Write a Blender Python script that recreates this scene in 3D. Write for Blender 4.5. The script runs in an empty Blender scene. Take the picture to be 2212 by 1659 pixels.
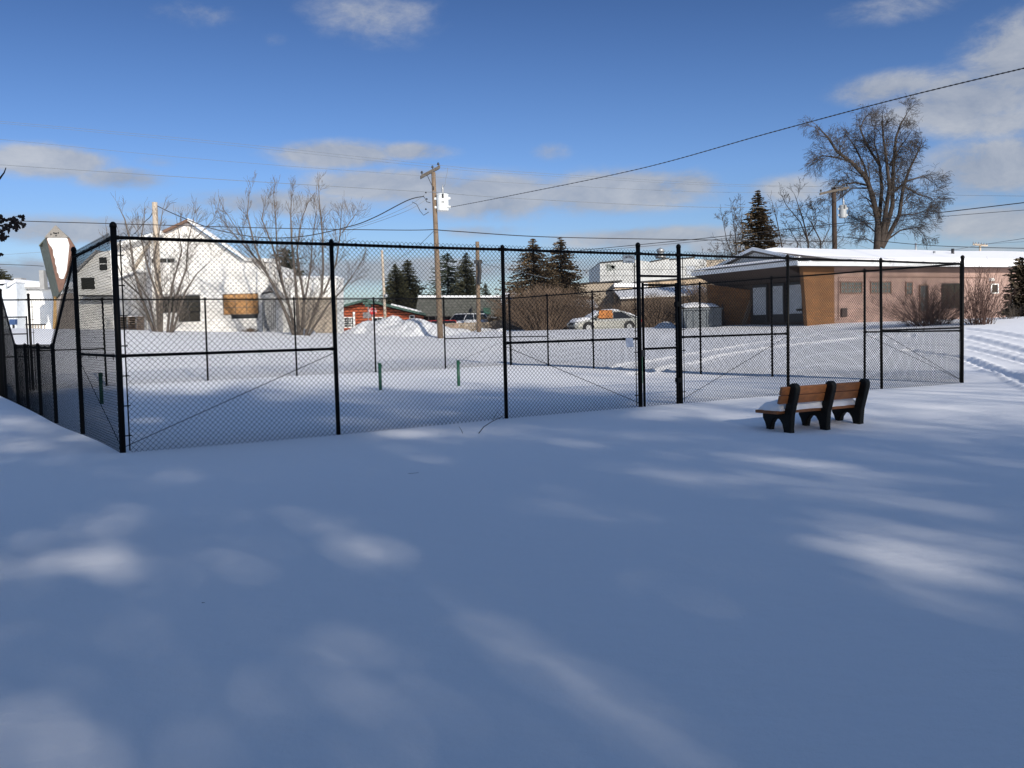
import bpy, math, random
import numpy as np
from mathutils import Vector
R = math.radians
S = bpy.context.scene
COL = S.collection

# ------------------------------------------------------------------ camera
F_PX, CX, CY = 2062.54, 1106.0, 829.5           # calibration of the photo on a 2212 px wide copy
PITCH, ROLL, EYE = 0.0565, -0.0246, 1.5
cp, sp_ = math.cos(PITCH), math.sin(PITCH)
FW = Vector((0, cp, -sp_)); RT0 = Vector((1, 0, 0)); UP0 = Vector((0, sp_, cp))
RT = RT0 * math.cos(ROLL) + UP0 * math.sin(ROLL)
UP = -RT0 * math.sin(ROLL) + UP0 * math.cos(ROLL)
cam_d = bpy.data.cameras.new('camera'); cam = bpy.data.objects.new('camera', cam_d); COL.objects.link(cam)
from mathutils import Matrix
m = Matrix((RT, UP, -FW)).transposed().to_4x4(); m.translation = Vector((0, 0, EYE)); cam.matrix_world = m
cam_d.sensor_width = 36; cam_d.lens = 36 * F_PX / 2212.0
cam_d.clip_start = 0.05; cam_d.clip_end = 6000
S.camera = cam

# ------------------------------------------------------------------ sky, clouds, sun
SUN_EL, SUN_AZ = R(24.0), R(153.0)              # azimuth clockwise from +Y
SKY_K, SUN_K, EXPO = 0.150, 4.7, 0.0
sun_dir = Vector((math.sin(SUN_AZ) * math.cos(SUN_EL), math.cos(SUN_AZ) * math.cos(SUN_EL), math.sin(SUN_EL)))
W = bpy.data.worlds.new('World'); S.world = W; W.use_nodes = True
nt = W.node_tree; nt.nodes.clear()
def N(t, **k):
    n = nt.nodes.new(t)
    for a, b in k.items(): setattr(n, a, b)
    return n
def LK(a, b): nt.links.new(a, b)
def M2(op, a, b=None, c=None):
    n = N('ShaderNodeMath', operation=op)
    for i, v in enumerate((a, b, c)):
        if v is None: continue
        if isinstance(v, (int, float)): n.inputs[i].default_value = v
        else: LK(v, n.inputs[i])
    return n.outputs[0]
out = N('ShaderNodeOutputWorld'); bg = N('ShaderNodeBackground'); LK(bg.outputs[0], out.inputs[0])
sky = N('ShaderNodeTexSky', sky_type='NISHITA'); sky.sun_disc = False
sky.sun_elevation = SUN_EL; sky.sun_rotation = SUN_AZ; sky.altitude = 200; sky.air_density = 1.0; sky.dust_density = 0.25; sky.ozone_density = 2.0
hs = N('ShaderNodeHueSaturation'); hs.inputs['Saturation'].default_value = 1.12; hs.inputs['Value'].default_value = 1.0
LK(sky.outputs[0], hs.inputs['Color'])
tc = N('ShaderNodeTexCoord'); sx = N('ShaderNodeSeparateXYZ'); LK(tc.outputs['Generated'], sx.inputs[0])
# deep clean winter sky away from the sun: darker and bluer with height, full brightness toward the sun
dt = N('ShaderNodeVectorMath', operation='DOT_PRODUCT'); LK(tc.outputs['Generated'], dt.inputs[0]); dt.inputs[1].default_value = sun_dir
gr = N('ShaderNodeValToRGB'); el_ = gr.color_ramp.elements; el_[0].position = 0; el_[0].color = (.47, .51, .65, 1); el_[1].position = .40; el_[1].color = (.215, .26, .385, 1)
e_ = el_.new(.16); e_.color = (.445, .515, .72, 1)
LK(sx.outputs[2], gr.inputs[0])
mrs = N('ShaderNodeMapRange', interpolation_type='SMOOTHSTEP'); mrs.inputs['From Min'].default_value = -.45; mrs.inputs['From Max'].default_value = .35; LK(dt.outputs['Value'], mrs.inputs['Value'])
tint = N('ShaderNodeMixRGB'); LK(mrs.outputs[0], tint.inputs[0]); LK(gr.outputs[0], tint.inputs[1]); tint.inputs[2].default_value = (1.50, 1.22, 1.12, 1)
mulc = N('ShaderNodeMixRGB', blend_type='MULTIPLY'); mulc.inputs[0].default_value = 1; LK(hs.outputs[0], mulc.inputs[1]); LK(tint.outputs[0], mulc.inputs[2])
AZ = M2('ARCTAN2', sx.outputs[0], sx.outputs[1]); EL = M2('ARCSINE', sx.outputs[2])
def px_dir(px, py):
    v = FW * F_PX + RT * (px - CX) - UP * (py - CY); v.normalize(); return v
CLOUDS = [  # photo px centre, half sizes, strength
 (110,350,100,26,1.0),(260,385,85,20,.8),(730,335,120,24,1.0),(885,328,80,16,.8),(850,400,170,30,.95),(1190,328,45,20,.5),
 (1060,425,150,42,.95),(1330,415,190,38,1.0),(1480,400,70,26,.8),(1420,515,190,20,.95),(1040,500,110,15,.5),(1600,530,200,20,.7),
 (2080,215,150,50,.95),(2200,130,90,70,1.0),(1930,190,110,28,.8),(2150,265,120,30,.7),(2150,360,130,48,1.0),(1700,410,90,26,.65),
 (2150,480,150,32,.75),(200,500,230,26,.8),(60,590,150,30,.95),(600,440,210,26,.7),(390,450,130,18,.5),(430,30,120,28,.33),
 (800,35,150,55,.40),(590,85,40,18,.3),(1950,15,170,28,.36),(850,585,320,26,.8),(1330,585,150,30,.6),(340,350,50,14,.4),(2000,560,240,22,.6),
 (1600,95,60,20,.18),(1310,330,60,20,.15)]
acc = None
for (px, py, hx, hy, st) in CLOUDS:
    hx *= 1.12; hy *= 1.2; st = min(1, st * 1.08)
    v = px_dir(px, py); a0 = math.atan2(v.x, v.y); e0 = math.asin(v.z)
    da = M2('MULTIPLY', M2('SUBTRACT', AZ, a0), F_PX / hx); de = M2('MULTIPLY', M2('SUBTRACT', EL, e0), F_PX / hy)
    q = M2('ADD', M2('MULTIPLY', da, da), M2('MULTIPLY', de, de))
    g = M2('MULTIPLY', M2('EXPONENT', M2('MULTIPLY', q, -0.9)), st)
    acc = g if acc is None else M2('MAXIMUM', acc, g)
mp = N('ShaderNodeMapping'); mp.inputs['Scale'].default_value = (1, 1, 2.2); LK(tc.outputs['Generated'], mp.inputs[0])
no = N('ShaderNodeTexNoise'); no.inputs['Scale'].default_value = 10; no.inputs['Detail'].default_value = 10; no.inputs['Roughness'].default_value = .66; no.inputs['Distortion'].default_value = .35; LK(mp.outputs[0], no.inputs['Vector'])
no2 = N('ShaderNodeTexNoise'); no2.inputs['Scale'].default_value = 34; no2.inputs['Detail'].default_value = 8; no2.inputs['Roughness'].default_value = .65; LK(mp.outputs[0], no2.inputs['Vector'])
nn = M2('ADD', M2('MULTIPLY', M2('SUBTRACT', no.outputs[0], .5), 1.9), M2('MULTIPLY', M2('SUBTRACT', no2.outputs[0], .5), .7))
dens = N('ShaderNodeMapRange', interpolation_type='SMOOTHSTEP'); dens.inputs['From Min'].default_value = .18; dens.inputs['From Max'].default_value = .74
LK(M2('ADD', acc, M2('MULTIPLY', nn, M2('ADD', M2('MULTIPLY', acc, 1.0), .06))), dens.inputs['Value'])
cr = N('ShaderNodeValToRGB'); cr.color_ramp.elements[0].color = (.31, .36, .46, 1); cr.color_ramp.elements[1].color = (.58, .60, .64, 1)
cr.color_ramp.elements[0].position = .35; cr.color_ramp.elements[1].position = .68
LK(M2('ADD', M2('MULTIPLY', no.outputs[0], .8), .1), cr.inputs[0])
cs = N('ShaderNodeVectorMath', operation='SCALE'); LK(cr.outputs[0], cs.inputs[0]); cs.inputs['Scale'].default_value = 6.3
mx = N('ShaderNodeMixRGB'); LK(M2('MULTIPLY', dens.outputs[0], .88), mx.inputs[0]); LK(mulc.outputs[0], mx.inputs[1]); LK(cs.outputs[0], mx.inputs[2])
LK(mx.outputs[0], bg.inputs[0]); bg.inputs[1].default_value = SKY_K
sl = bpy.data.lights.new('sun', 'SUN'); sl.energy = SUN_K; sl.angle = R(0.75); sl.color = (1.0, .93, .82)
so = bpy.data.objects.new('sun', sl); COL.objects.link(so); so.rotation_euler = sun_dir.to_track_quat('Z', 'Y').to_euler(); so.location = (0, 0, 60)
S.view_settings.view_transform = 'Standard'; S.view_settings.look = 'None'; S.view_settings.exposure = EXPO; S.view_settings.gamma = 1

# ------------------------------------------------------------------ helpers
def at(px, py, Y):                              # the point of that pixel's ray at distance y = Y
    v = px_dir(px, py); t = Y / v.y
    return Vector((v.x * t, Y, EYE + v.z * t))
def to_px(x, y, z):
    d = Vector((x, y, z - EYE)); k = d.dot(FW)
    return CX + F_PX * d.dot(RT) / k, CY - F_PX * d.dot(UP) / k
A0 = np.array([-5.0543, 12.284]); TH, AN = .5836, -.0161
DU = np.array([math.cos(TH), math.sin(TH)]); DN = np.array([-math.sin(TH + AN), math.cos(TH + AN)])
LAB, LAD = 18.90, 19.99
def sm(t):
    t = np.clip(t, 0, 1); return t * t * (3 - 2 * t)
rs = np.random.RandomState(5)
WV = [(rs.uniform(.12, .9), rs.uniform(0, 6.28), rs.uniform(0, 6.28)) for _ in range(14)]
TRACKS = []                                      # filled below
def T0(x, y):
    a = (x - A0[0]) * DU[0] + (y - A0[1]) * DU[1]; b = (x - A0[0]) * DN[0] + (y - A0[1]) * DN[1]
    s1 = np.maximum(b - LAD - .3, 0); s2 = np.maximum(a - LAB - .6, 0)
    s = np.hypot(s1, s2)
    z = sm(s / 23.0) * (1.45 + 1.1 * sm(-x / 45.0))
    z = z + .10 * np.exp(-((s - 1.4) / 1.0) ** 2) * (s > .01)
    return z
def T(x, y):
    x = np.asarray(x, float); y = np.asarray(y, float)
    z = T0(x, y); r = np.hypot(x, y)
    w = 0
    for k, (f, p, q) in enumerate(WV):
        w = w + math.cos(q) * 0 + np.sin(f * (x * math.cos(q) + y * math.sin(q)) + p) * .012 / (f + .25)
    z = z + w * np.clip(r / 12, .35, 1) * .8
    # hollow scoured round the bench, low drift in front of it
    bx, by = 4.55, 13.95
    dd = ((x - bx) * .85 + (y - by) * .52) ** 2 / 1.4 + ((x - bx) * -.52 + (y - by) * .85) ** 2 / .5
    z = z - .07 * np.exp(-dd) + .04 * np.exp(-((x - 4.6) ** 2 / 6 + (y - 12.4) ** 2 / .7))
    for (pl, wd, dp) in TRACKS:
        d2 = np.full(np.shape(x), 1e9); al = np.zeros(np.shape(x)); L0 = 0
        for (p0, p1) in zip(pl[:-1], pl[1:]):
            vx, vy = p1[0] - p0[0], p1[1] - p0[1]; L = math.hypot(vx, vy)
            t = np.clip(((x - p0[0]) * vx + (y - p0[1]) * vy) / L ** 2, 0, 1)
            d = np.hypot(x - p0[0] - t * vx, y - p0[1] - t * vy)
            al = np.where(d < d2, L0 + t * L, al); d2 = np.minimum(d, d2); L0 += L
        lump = .6 + .25 * np.sin(al * 7.3 + wd * 31) + .2 * np.sin(al * 17.1 + d2 * 9) + .15 * np.sin(al * 29 + x * 5)
        z = z - dp * np.exp(-(d2 / wd) ** 4) * (.8 + .3 * lump) + dp * .75 * lump * np.exp(-((d2 - wd * 1.6) / (wd * .55)) ** 2)
    return z
def hit(px, py, base=False):                     # where that pixel's ray meets the snow
    v = px_dir(px, py); t = 2.0
    while t < 300:
        p = Vector((v.x * t, v.y * t, EYE + v.z * t))
        if p.z < float(T0(p.x, p.y) if base else T(p.x, p.y)): break
        t *= 1.004
    return p
def gz(x, y): return float(T(x, y))

class MB:
    def __init__(s): s.v = []; s.f = []
    def add(s, vs, fs):
        o = len(s.v); s.v.extend([tuple(q) for q in vs]); s.f.extend([tuple(i + o for i in f) for f in fs]); return s
    def box(s, x0, y0, z0, x1, y1, z1):
        return s.hexa([(x0, y0), (x1, y0), (x1, y1), (x0, y1)], z0, z1)
    def hexa(s, q, z0, z1):                      # prism over a 2-D polygon
        n = len(q); vs = [(a, b, z0) for a, b in q] + [(a, b, z1) for a, b in q]
        fs = [tuple(range(n))[::-1], tuple(range(n, 2 * n))] + [(i, (i + 1) % n, n + (i + 1) % n, n + i) for i in range(n)]
        return s.add(vs, fs)
    def prism(s, loop, vec):                     # any planar loop pushed along vec
        n = len(loop); vec = Vector(vec); lp = [Vector(p) for p in loop]
        return s.add(lp + [p + vec for p in lp], [tuple(range(n))[::-1], tuple(range(n, 2 * n))] + [(i, (i + 1) % n, n + (i + 1) % n, n + i) for i in range(n)])
    def obox(s, c, u, v, w, a, b, h):            # oriented box, half sizes a b h
        c = Vector(c); u = Vector(u).normalized() * a; v = Vector(v).normalized() * b; w = Vector(w).normalized() * h
        vs = [c + u * i + v * j + w * k for k in (-1, 1) for i, j in ((-1, -1), (1, -1), (1, 1), (-1, 1))]
        return s.add(vs, [(3, 2, 1, 0), (4, 5, 6, 7), (0, 1, 5, 4), (1, 2, 6, 5), (2, 3, 7, 6), (3, 0, 4, 7)])
    def tube(s, pts, rad, n=8, cap=True):
        pts = [Vector(p) for p in pts]; m_ = len(pts)
        if not hasattr(rad, '__len__'): rad = [rad] * m_
        vs = []; ref = None
        for i, p in enumerate(pts):
            t = (pts[min(i + 1, m_ - 1)] - pts[max(i - 1, 0)]).normalized()
            if ref is None: ref = Vector((0, 0, 1)) if abs(t.z) < .9 else Vector((1, 0, 0))
            u = t.cross(ref).normalized(); w = u.cross(t)
            for k in range(n):
                a = 2 * math.pi * k / n; vs.append(p + (u * math.cos(a) + w * math.sin(a)) * rad[i])
        fs = [(i * n + k, i * n + (k + 1) % n, (i + 1) * n + (k + 1) % n, (i + 1) * n + k) for i in range(m_ - 1) for k in range(n)]
        if cap and n > 2: fs += [tuple(range(n))[::-1], tuple(range((m_ - 1) * n, m_ * n))]
        return s.add(vs, fs)
    def lathe(s, c, prof, n=16, axis='Z'):
        vs = []
        for (r, z) in prof:
            for k in range(n):
                a = 2 * math.pi * k / n; vs.append((c[0] + r * math.cos(a), c[1] + r * math.sin(a), c[2] + z))
        m_ = len(prof)
        fs = [(i * n + k, i * n + (k + 1) % n, (i + 1) * n + (k + 1) % n, (i + 1) * n + k) for i in range(m_ - 1) for k in range(n)]
        fs += [tuple(range(n))[::-1], tuple(range((m_ - 1) * n, m_ * n))]
        return s.add(vs, fs)
    def build(s, name, mat, parent=None, loc=None, smooth=False, bevel=0):
        me = bpy.data.meshes.new(name); o = bpy.data.objects.new(name, me); COL.objects.link(o)
        off = Vector((0, 0, 0))
        if parent is not None:
            o.parent = parent; q = parent
            while q is not None: off = off + q.location; q = q.parent
        elif loc is not None: o.location = loc; off = Vector(loc)
        arr = np.array(s.v, dtype=float).reshape(-1, 3) - np.array(off)
        me.from_pydata(arr.tolist(), [], s.f); me.validate(); me.update()
        if mat is not None: me.materials.append(mat)
        if smooth: me.polygons.foreach_set('use_smooth', [True] * len(me.polygons))
        if bevel:
            b = o.modifiers.new('bevel', 'BEVEL'); b.width = bevel; b.segments = 2; b.limit_method = 'ANGLE'
        return o
def build_np(name, V, Fc, mat, parent=None, loc=None, smooth=False):     # quads only
    me = bpy.data.meshes.new(name); o = bpy.data.objects.new(name, me); COL.objects.link(o)
    off = np.zeros(3)
    if parent is not None:
        o.parent = parent; q = parent
        while q is not None: off = off + np.array(q.location); q = q.parent
    elif loc is not None: o.location = loc; off = np.array(loc)
    V = V - off; nv, nf = len(V), len(Fc)
    me.vertices.add(nv); me.vertices.foreach_set('co', V.astype(np.float32).ravel())
    me.loops.add(nf * 4); me.loops.foreach_set('vertex_index', Fc.astype(np.int32).ravel())
    me.polygons.add(nf); me.polygons.foreach_set('loop_start', np.arange(0, nf * 4, 4, dtype=np.int32))
    me.update(calc_edges=True); me.materials.append(mat)
    if smooth: me.polygons.foreach_set('use_smooth', [True] * nf)
    return o
def tag(o, label, cat, group=None, kind=None):
    o['label'] = label; o['category'] = cat
    if group: o['group'] = group
    if kind: o['kind'] = kind
    return o
def empty(name, loc, label, cat, group=None):
    o = bpy.data.objects.new(name, None); COL.objects.link(o); o.location = loc; o.empty_display_size = .3
    return tag(o, label, cat, group)

# ------------------------------------------------------------------ materials
def mat(name, col, rough=.8, var=0.0, scale=3.0, bump=0.0, bscale=20.0, metal=0.0, col2=None, kind='noise', stretch=(1, 1, 1), spec=.5, coord='Object'):
    m_ = bpy.data.materials.new(name); m_.use_nodes = True; t = m_.node_tree; b = t.nodes['Principled BSDF']
    b.inputs['Roughness'].default_value = rough; b.inputs['Metallic'].default_value = metal; b.inputs['Specular IOR Level'].default_value = spec
    c = (*col, 1); b.inputs['Base Color'].default_value = c
    co = t.nodes.new('ShaderNodeTexCoord'); mp_ = t.nodes.new('ShaderNodeMapping'); mp_.inputs['Scale'].default_value = stretch
    t.links.new(co.outputs[coord], mp_.inputs[0])
    if var or col2:
        n = t.nodes.new('ShaderNodeTexNoise'); n.inputs['Scale'].default_value = scale; n.inputs['Detail'].default_value = 6; n.inputs['Roughness'].default_value = .65
        t.links.new(mp_.outputs[0], n.inputs['Vector'])
        r = t.nodes.new('ShaderNodeValToRGB'); r.color_ramp.elements[0].position = .36; r.color_ramp.elements[1].position = .64
        lo = tuple(max(0, q * (1 - var)) for q in col); hi = tuple(min(1, q * (1 + var)) for q in col)
        if col2: lo, hi = col2, col
        r.color_ramp.elements[0].color = (*lo, 1); r.color_ramp.elements[1].color = (*hi, 1)
        t.links.new(n.outputs[0], r.inputs[0]); t.links.new(r.outputs[0], b.inputs['Base Color'])
    if bump:
        n = t.nodes.new('ShaderNodeTexNoise'); n.inputs['Scale'].default_value = bscale; n.inputs['Detail'].default_value = 5
        t.links.new(mp_.outputs[0], n.inputs['Vector'])
        bm = t.nodes.new('ShaderNodeBump'); bm.inputs['Strength'].default_value = bump; bm.inputs['Distance'].default_value = .05
        t.links.new(n.outputs[0], bm.inputs['Height']); t.links.new(bm.outputs[0], b.inputs['Normal'])
    return m_
def brick_mat(name, c1, c2, mortar, w=.22, h=.075, ms=.012, rot=(0, 0, 0), rough=.9):
    m_ = bpy.data.materials.new(name); m_.use_nodes = True; t = m_.node_tree; b = t.nodes['Principled BSDF']; b.inputs['Roughness'].default_value = rough
    ge = t.nodes.new('ShaderNodeTexCoord'); se = t.nodes.new('ShaderNodeSeparateXYZ'); t.links.new(ge.outputs['Object'], se.inputs[0])
    ad = t.nodes.new('ShaderNodeMath'); ad.operation = 'MULTIPLY_ADD'; ad.inputs[1].default_value = .8; t.links.new(se.outputs[1], ad.inputs[0]); t.links.new(se.outputs[0], ad.inputs[2])
    cb = t.nodes.new('ShaderNodeCombineXYZ'); t.links.new(ad.outputs[0], cb.inputs[0]); t.links.new(se.outputs[2], cb.inputs[1])
    br = t.nodes.new('ShaderNodeTexBrick'); br.inputs['Scale'].default_value = 1; br.inputs['Brick Width'].default_value = w; br.inputs['Row Height'].default_value = h
    br.inputs['Mortar Size'].default_value = ms; br.inputs['Color1'].default_value = (*c1, 1); br.inputs['Color2'].default_value = (*c2, 1); br.inputs['Mortar'].default_value = (*mortar, 1)
    t.links.new(cb.outputs[0], br.inputs['Vector'])
    n = t.nodes.new('ShaderNodeTexNoise'); n.inputs['Scale'].default_value = 1.3; n.inputs['Detail'].default_value = 5; t.links.new(ge.outputs['Object'], n.inputs['Vector'])
    mr = t.nodes.new('ShaderNodeMapRange'); mr.inputs['From Min'].default_value = .3; mr.inputs['From Max'].default_value = .7; mr.inputs['To Min'].default_value = .78; mr.inputs['To Max'].default_value = 1.12
    t.links.new(n.outputs[0], mr.inputs[0])
    vm = t.nodes.new('ShaderNodeVectorMath'); vm.operation = 'SCALE'; t.links.new(br.outputs[0], vm.inputs[0]); t.links.new(mr.outputs[0], vm.inputs['Scale']); t.links.new(vm.outputs[0], b.inputs['Base Color'])
    bm = t.nodes.new('ShaderNodeBump'); bm.inputs['Strength'].default_value = .4; bm.inputs['Distance'].default_value = .01; t.links.new(br.outputs['Fac'], bm.inputs['Height']); bm.invert = True
    t.links.new(bm.outputs[0], b.inputs['Normal'])
    return m_
def snow_mat():
    m_ = bpy.data.materials.new('snow'); m_.use_nodes = True; t = m_.node_tree; b = t.nodes['Principled BSDF']
    b.inputs['Base Color'].default_value = (.89, .89, .905, 1); b.inputs['Roughness'].default_value = .75; b.inputs['Specular IOR Level'].default_value = .25
    co = t.nodes.new('ShaderNodeTexCoord')
    def nz(s, d, st=(1, 1, 1)):
        mp_ = t.nodes.new('ShaderNodeMapping'); mp_.inputs['Scale'].default_value = st; t.links.new(co.outputs['Object'], mp_.inputs[0])
        n = t.nodes.new('ShaderNodeTexNoise'); n.inputs['Scale'].default_value = s; n.inputs['Detail'].default_value = d; n.inputs['Roughness'].default_value = .6; t.links.new(mp_.outputs[0], n.inputs['Vector']); return n.outputs[0]
    prev = None
    for (s, d, st, dist, k) in ((1.1, 4, (.8, 1.2, 1), .12, .22), (6, 5, (1, 1.15, 1), .022, .32), (60, 4, (1, 1.1, 1), .006, .5), (260, 3, (1, 1, 1), .002, .9)):
        bm = t.nodes.new('ShaderNodeBump'); bm.inputs['Distance'].default_value = dist; bm.inputs['Strength'].default_value = k
        t.links.new(nz(s, d, st), bm.inputs['Height'])
        if prev: t.links.new(prev, bm.inputs['Normal'])
        prev = bm.outputs[0]
    t.links.new(prev, b.inputs['Normal'])
    return m_
SNOW = snow_mat()
SNOWR = mat('packed_snow', (.88, .885, .90), .8, .03, 3, 1.0, 3.5)
BLACK = mat('black_vinyl', (.003, .003, .0032), .5, spec=.12)
GREEN = mat('green_paint', (.012, .085, .045), .4, .15, 8)
WOODP = mat('weathered_pole_wood', (.20, .145, .10), .9, .3, 5, .5, 30, stretch=(6, 6, .5), coord='Object')
WOODL = mat('pale_pole_wood', (.50, .42, .33), .9, .25, 5, .4, 30, stretch=(6, 6, .5))
WOODD = mat('dark_pole_wood', (.05, .033, .024), .9, .3, 5, .4, 30, stretch=(6, 6, .5))
ARM = mat('grey_arm_wood', (.10, .085, .07), .9, .25, 8)
STEEL = mat('galvanised', (.35, .36, .37), .45, .1, 9, metal=.6)
DARK = mat('dark_metal', (.02, .02, .022), .5)
TRANS = mat('white_enamel', (.72, .75, .74), .35, .04, 4)
WIRE = mat('cable', (.02, .02, .022), .6)
WIREG = mat('bare_wire', (.16, .18, .20), .5)
WHITE = mat('white_paint', (.86, .85, .81), .8, .10, 1.6, .2, 8)
WHITEW = mat('peeling_white_paint', (.86, .84, .80), .85, 0, 1.5, .3, 6, col2=(.56, .54, .50))
WHITEW = brick_mat('peeling_lap_siding', (.86, .84, .80), (.83, .80, .75), (.52, .50, .47), 5.5, .20, .010)
GREYW = mat('grey_siding', (.33, .33, .33), .85, .15, 2)
BEIGE = mat('beige_block', (.40, .34, .27), .9, .12, 2)
TAN = mat('tan_wall', (.52, .40, .28), .9, .12, 2)
GLASSD = mat('dark_glass', (.012, .013, .015), .12)
CURT = mat('grey_curtain', (.45, .48, .52), .7, .1, 4)
OSB = mat('osb_board', (.55, .30, .12), .85, 0, 14, col2=(.38, .19, .07))
TWIG = mat('twig_bark', (.05, .040, .033), .9, .2, 3)
TWIGL = mat('pale_twig_bark', (.12, .10, .085), .9, .2, 3)
BARK = mat('dark_bark', (.05, .039, .033), .95, .3, 3, .6, 12)
REDTW = mat('red_twig_bark', (.05, .026, .021), .9, .2, 3)
SPR = mat('spruce_needles', (.052, .052, .026), .85, .45, 1.2)
SPRB = mat('brown_spruce_needles', (.085, .058, .03), .85, .4, 1.2)
PINE = mat('pine_needles', (.035, .045, .022), .85, .45, 1.2)

# ------------------------------------------------------------------ ground
def poly_px(pts): return [tuple(hit(a, b, True).xy) for a, b in pts]
TRACKS += [(poly_px([(1960,712),(2081,712),(2150,719),(2260,738)]), .22, .065),
           (poly_px([(1960,728),(2081,729),(2150,742),(2260,768)]), .22, .08),
           (poly_px([(1940,744),(2081,748),(2150,762),(2260,792)]), .16, .065),
           (poly_px([(1960,757),(2081,770),(2140,795),(2212,824),(2300,866)]), .17, .09),
           (poly_px([(1330,795),(1401,784),(1500,765),(1620,743),(1800,722),(1960,712)]), .22, .07),
           (poly_px([(1370,806),(1450,792),(1560,770),(1680,748),(1850,732),(1960,728)]), .22, .07)]
def ground():
    rr = np.concatenate([np.geomspace(.3, 14, 150), np.arange(14.1, 44, .075), np.geomspace(44.2, 90, 150), np.geomspace(91, 3500, 60)])
    fine = np.linspace(-33, 33, 420); c1 = np.linspace(33.5, 326.5, 90)
    aa = np.radians(np.concatenate([fine, c1])); nr, na = len(rr), len(aa)
    X = rr[:, None] * np.sin(aa)[None]; Y = rr[:, None] * np.cos(aa)[None]
    Z = T(X, Y)
    V = np.stack([X, Y, Z], -1).reshape(-1, 3)
    i = np.arange(nr - 1)[:, None] * na; j = np.arange(na)[None]; j2 = (j + 1) % na
    Fc = np.stack([i + j, i + na + j, i + na + j2, i + j2], -1).reshape(-1, 4)[:, ::-1]
    V = np.vstack([V, [[0, 0, float(T(0, 0))]]])
    o = build_np('ground', V, Fc, SNOW, smooth=True)
    o['kind'] = 'structure'; o['label'] = 'deep smooth snow covering the ground, with wheel tracks on the right'
    return o
ground()

# ------------------------------------------------------------------ chain link fence
PITCHW, WR = .0355, .0042
def mesh_panel(name, P0, P1, zlo, zhi, parent, side=.045, WR=WR):
    P0 = np.array(P0, float); P1 = np.array(P1, float); L = np.linalg.norm(P1 - P0); d = (P1 - P0) / L; nrm = np.array([-d[1], d[0]])
    nw = int(L / PITCHW); a = L / nw / 2; dz = .0355
    Vs = []; Fs = []; o = 0
    for k in range(nw):
        xc = (k + .5) * 2 * a; lo = zlo(xc / L); hi = zhi(xc / L); n = max(3, int(round((hi - lo) / dz)))
        top = hi; zz = top - dz * np.arange(n + 1); zz[-1] = max(zz[-1], lo - .03)
        j = np.arange(n + 1); sg = np.where((j + k) % 2 == 0, 1, -1)
        xx = xc + sg * (a + .0015); off = sg * .002
        ring = np.array([(1, 0), (-.5, .87), (-.5, -.87)]) * WR
        C = P0[None] + xx[:, None] * d[None] + (off + side)[:, None] * nrm[None]
        V = np.zeros((n + 1, 3, 3))
        for q in range(3):
            V[:, q, 0] = C[:, 0] + d[0] * ring[q, 0] + nrm[0] * ring[q, 1]; V[:, q, 1] = C[:, 1] + d[1] * ring[q, 0] + nrm[1] * ring[q, 1]; V[:, q, 2] = zz
        V = V.reshape(-1, 3); Vs.append(V); i = np.arange(n)[:, None] * 3; q = np.arange(3)[None]; q2 = (q + 1) % 3
        Fs.append(np.stack([i + q, i + q2, i + 3 + q2, i + 3 + q], -1).reshape(-1, 4) + o); o += len(V)
    return build_np(name, np.vstack(Vs), np.vstack(Fs), BLACK, parent)
def post(P, z0, z1, r, parent, name='post', cap=True, lean=(0, 0)):
    b = MB(); x, y = P
    b.tube([(x, y, z0), (x + lean[0], y + lean[1], z1)], r, 14)
    b.lathe((x + lean[0], y + lean[1], z1 - .03), [(r * 1.15, 0), (r * 1.15, .03), (r * .95, .05), (r * .45, .068), (.001, .072)], 14)
    return b.build(name, BLACK, parent, smooth=True)
def pipe(name, p, q, r, parent, m_=None):
    b = MB(); P, Qv = Vector(p), Vector(q); n = 6; sag = .006 if name == 'top_rail' else 0
    b.tube([P.lerp(Qv, i / n) - Vector((0, 0, sag * 4 * (i / n) * (1 - i / n))) for i in range(n + 1)], r, 10)
    if 'rail' in name:                              # wire ties and the end cups
        d = (Qv - P).normalized(); L = (Qv - P).length; k = max(2, int(L / .6))
        for i in range(k):
            c = P.lerp(Qv, (i + .5) / k); b.tube([c - d * .005, c + d * .005], r * 1.25, 8); b.tube([c - Vector((0, 0, r)), c - Vector((0, 0, r + .035)) + d * .02], .004, 4)
        for e in (P + d * .05, Qv - d * .05): b.tube([e - d * .025, e + d * .025], r * 1.3, 10)
    return b.build(name, m_ or BLACK, parent, smooth=False)
def P2(base, dirv, t): return (base[0] + dirv[0] * t, base[1] + dirv[1] * t)
HR = 2.825
def g2(p, off=0): return gz(p[0], p[1]) + off
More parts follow.
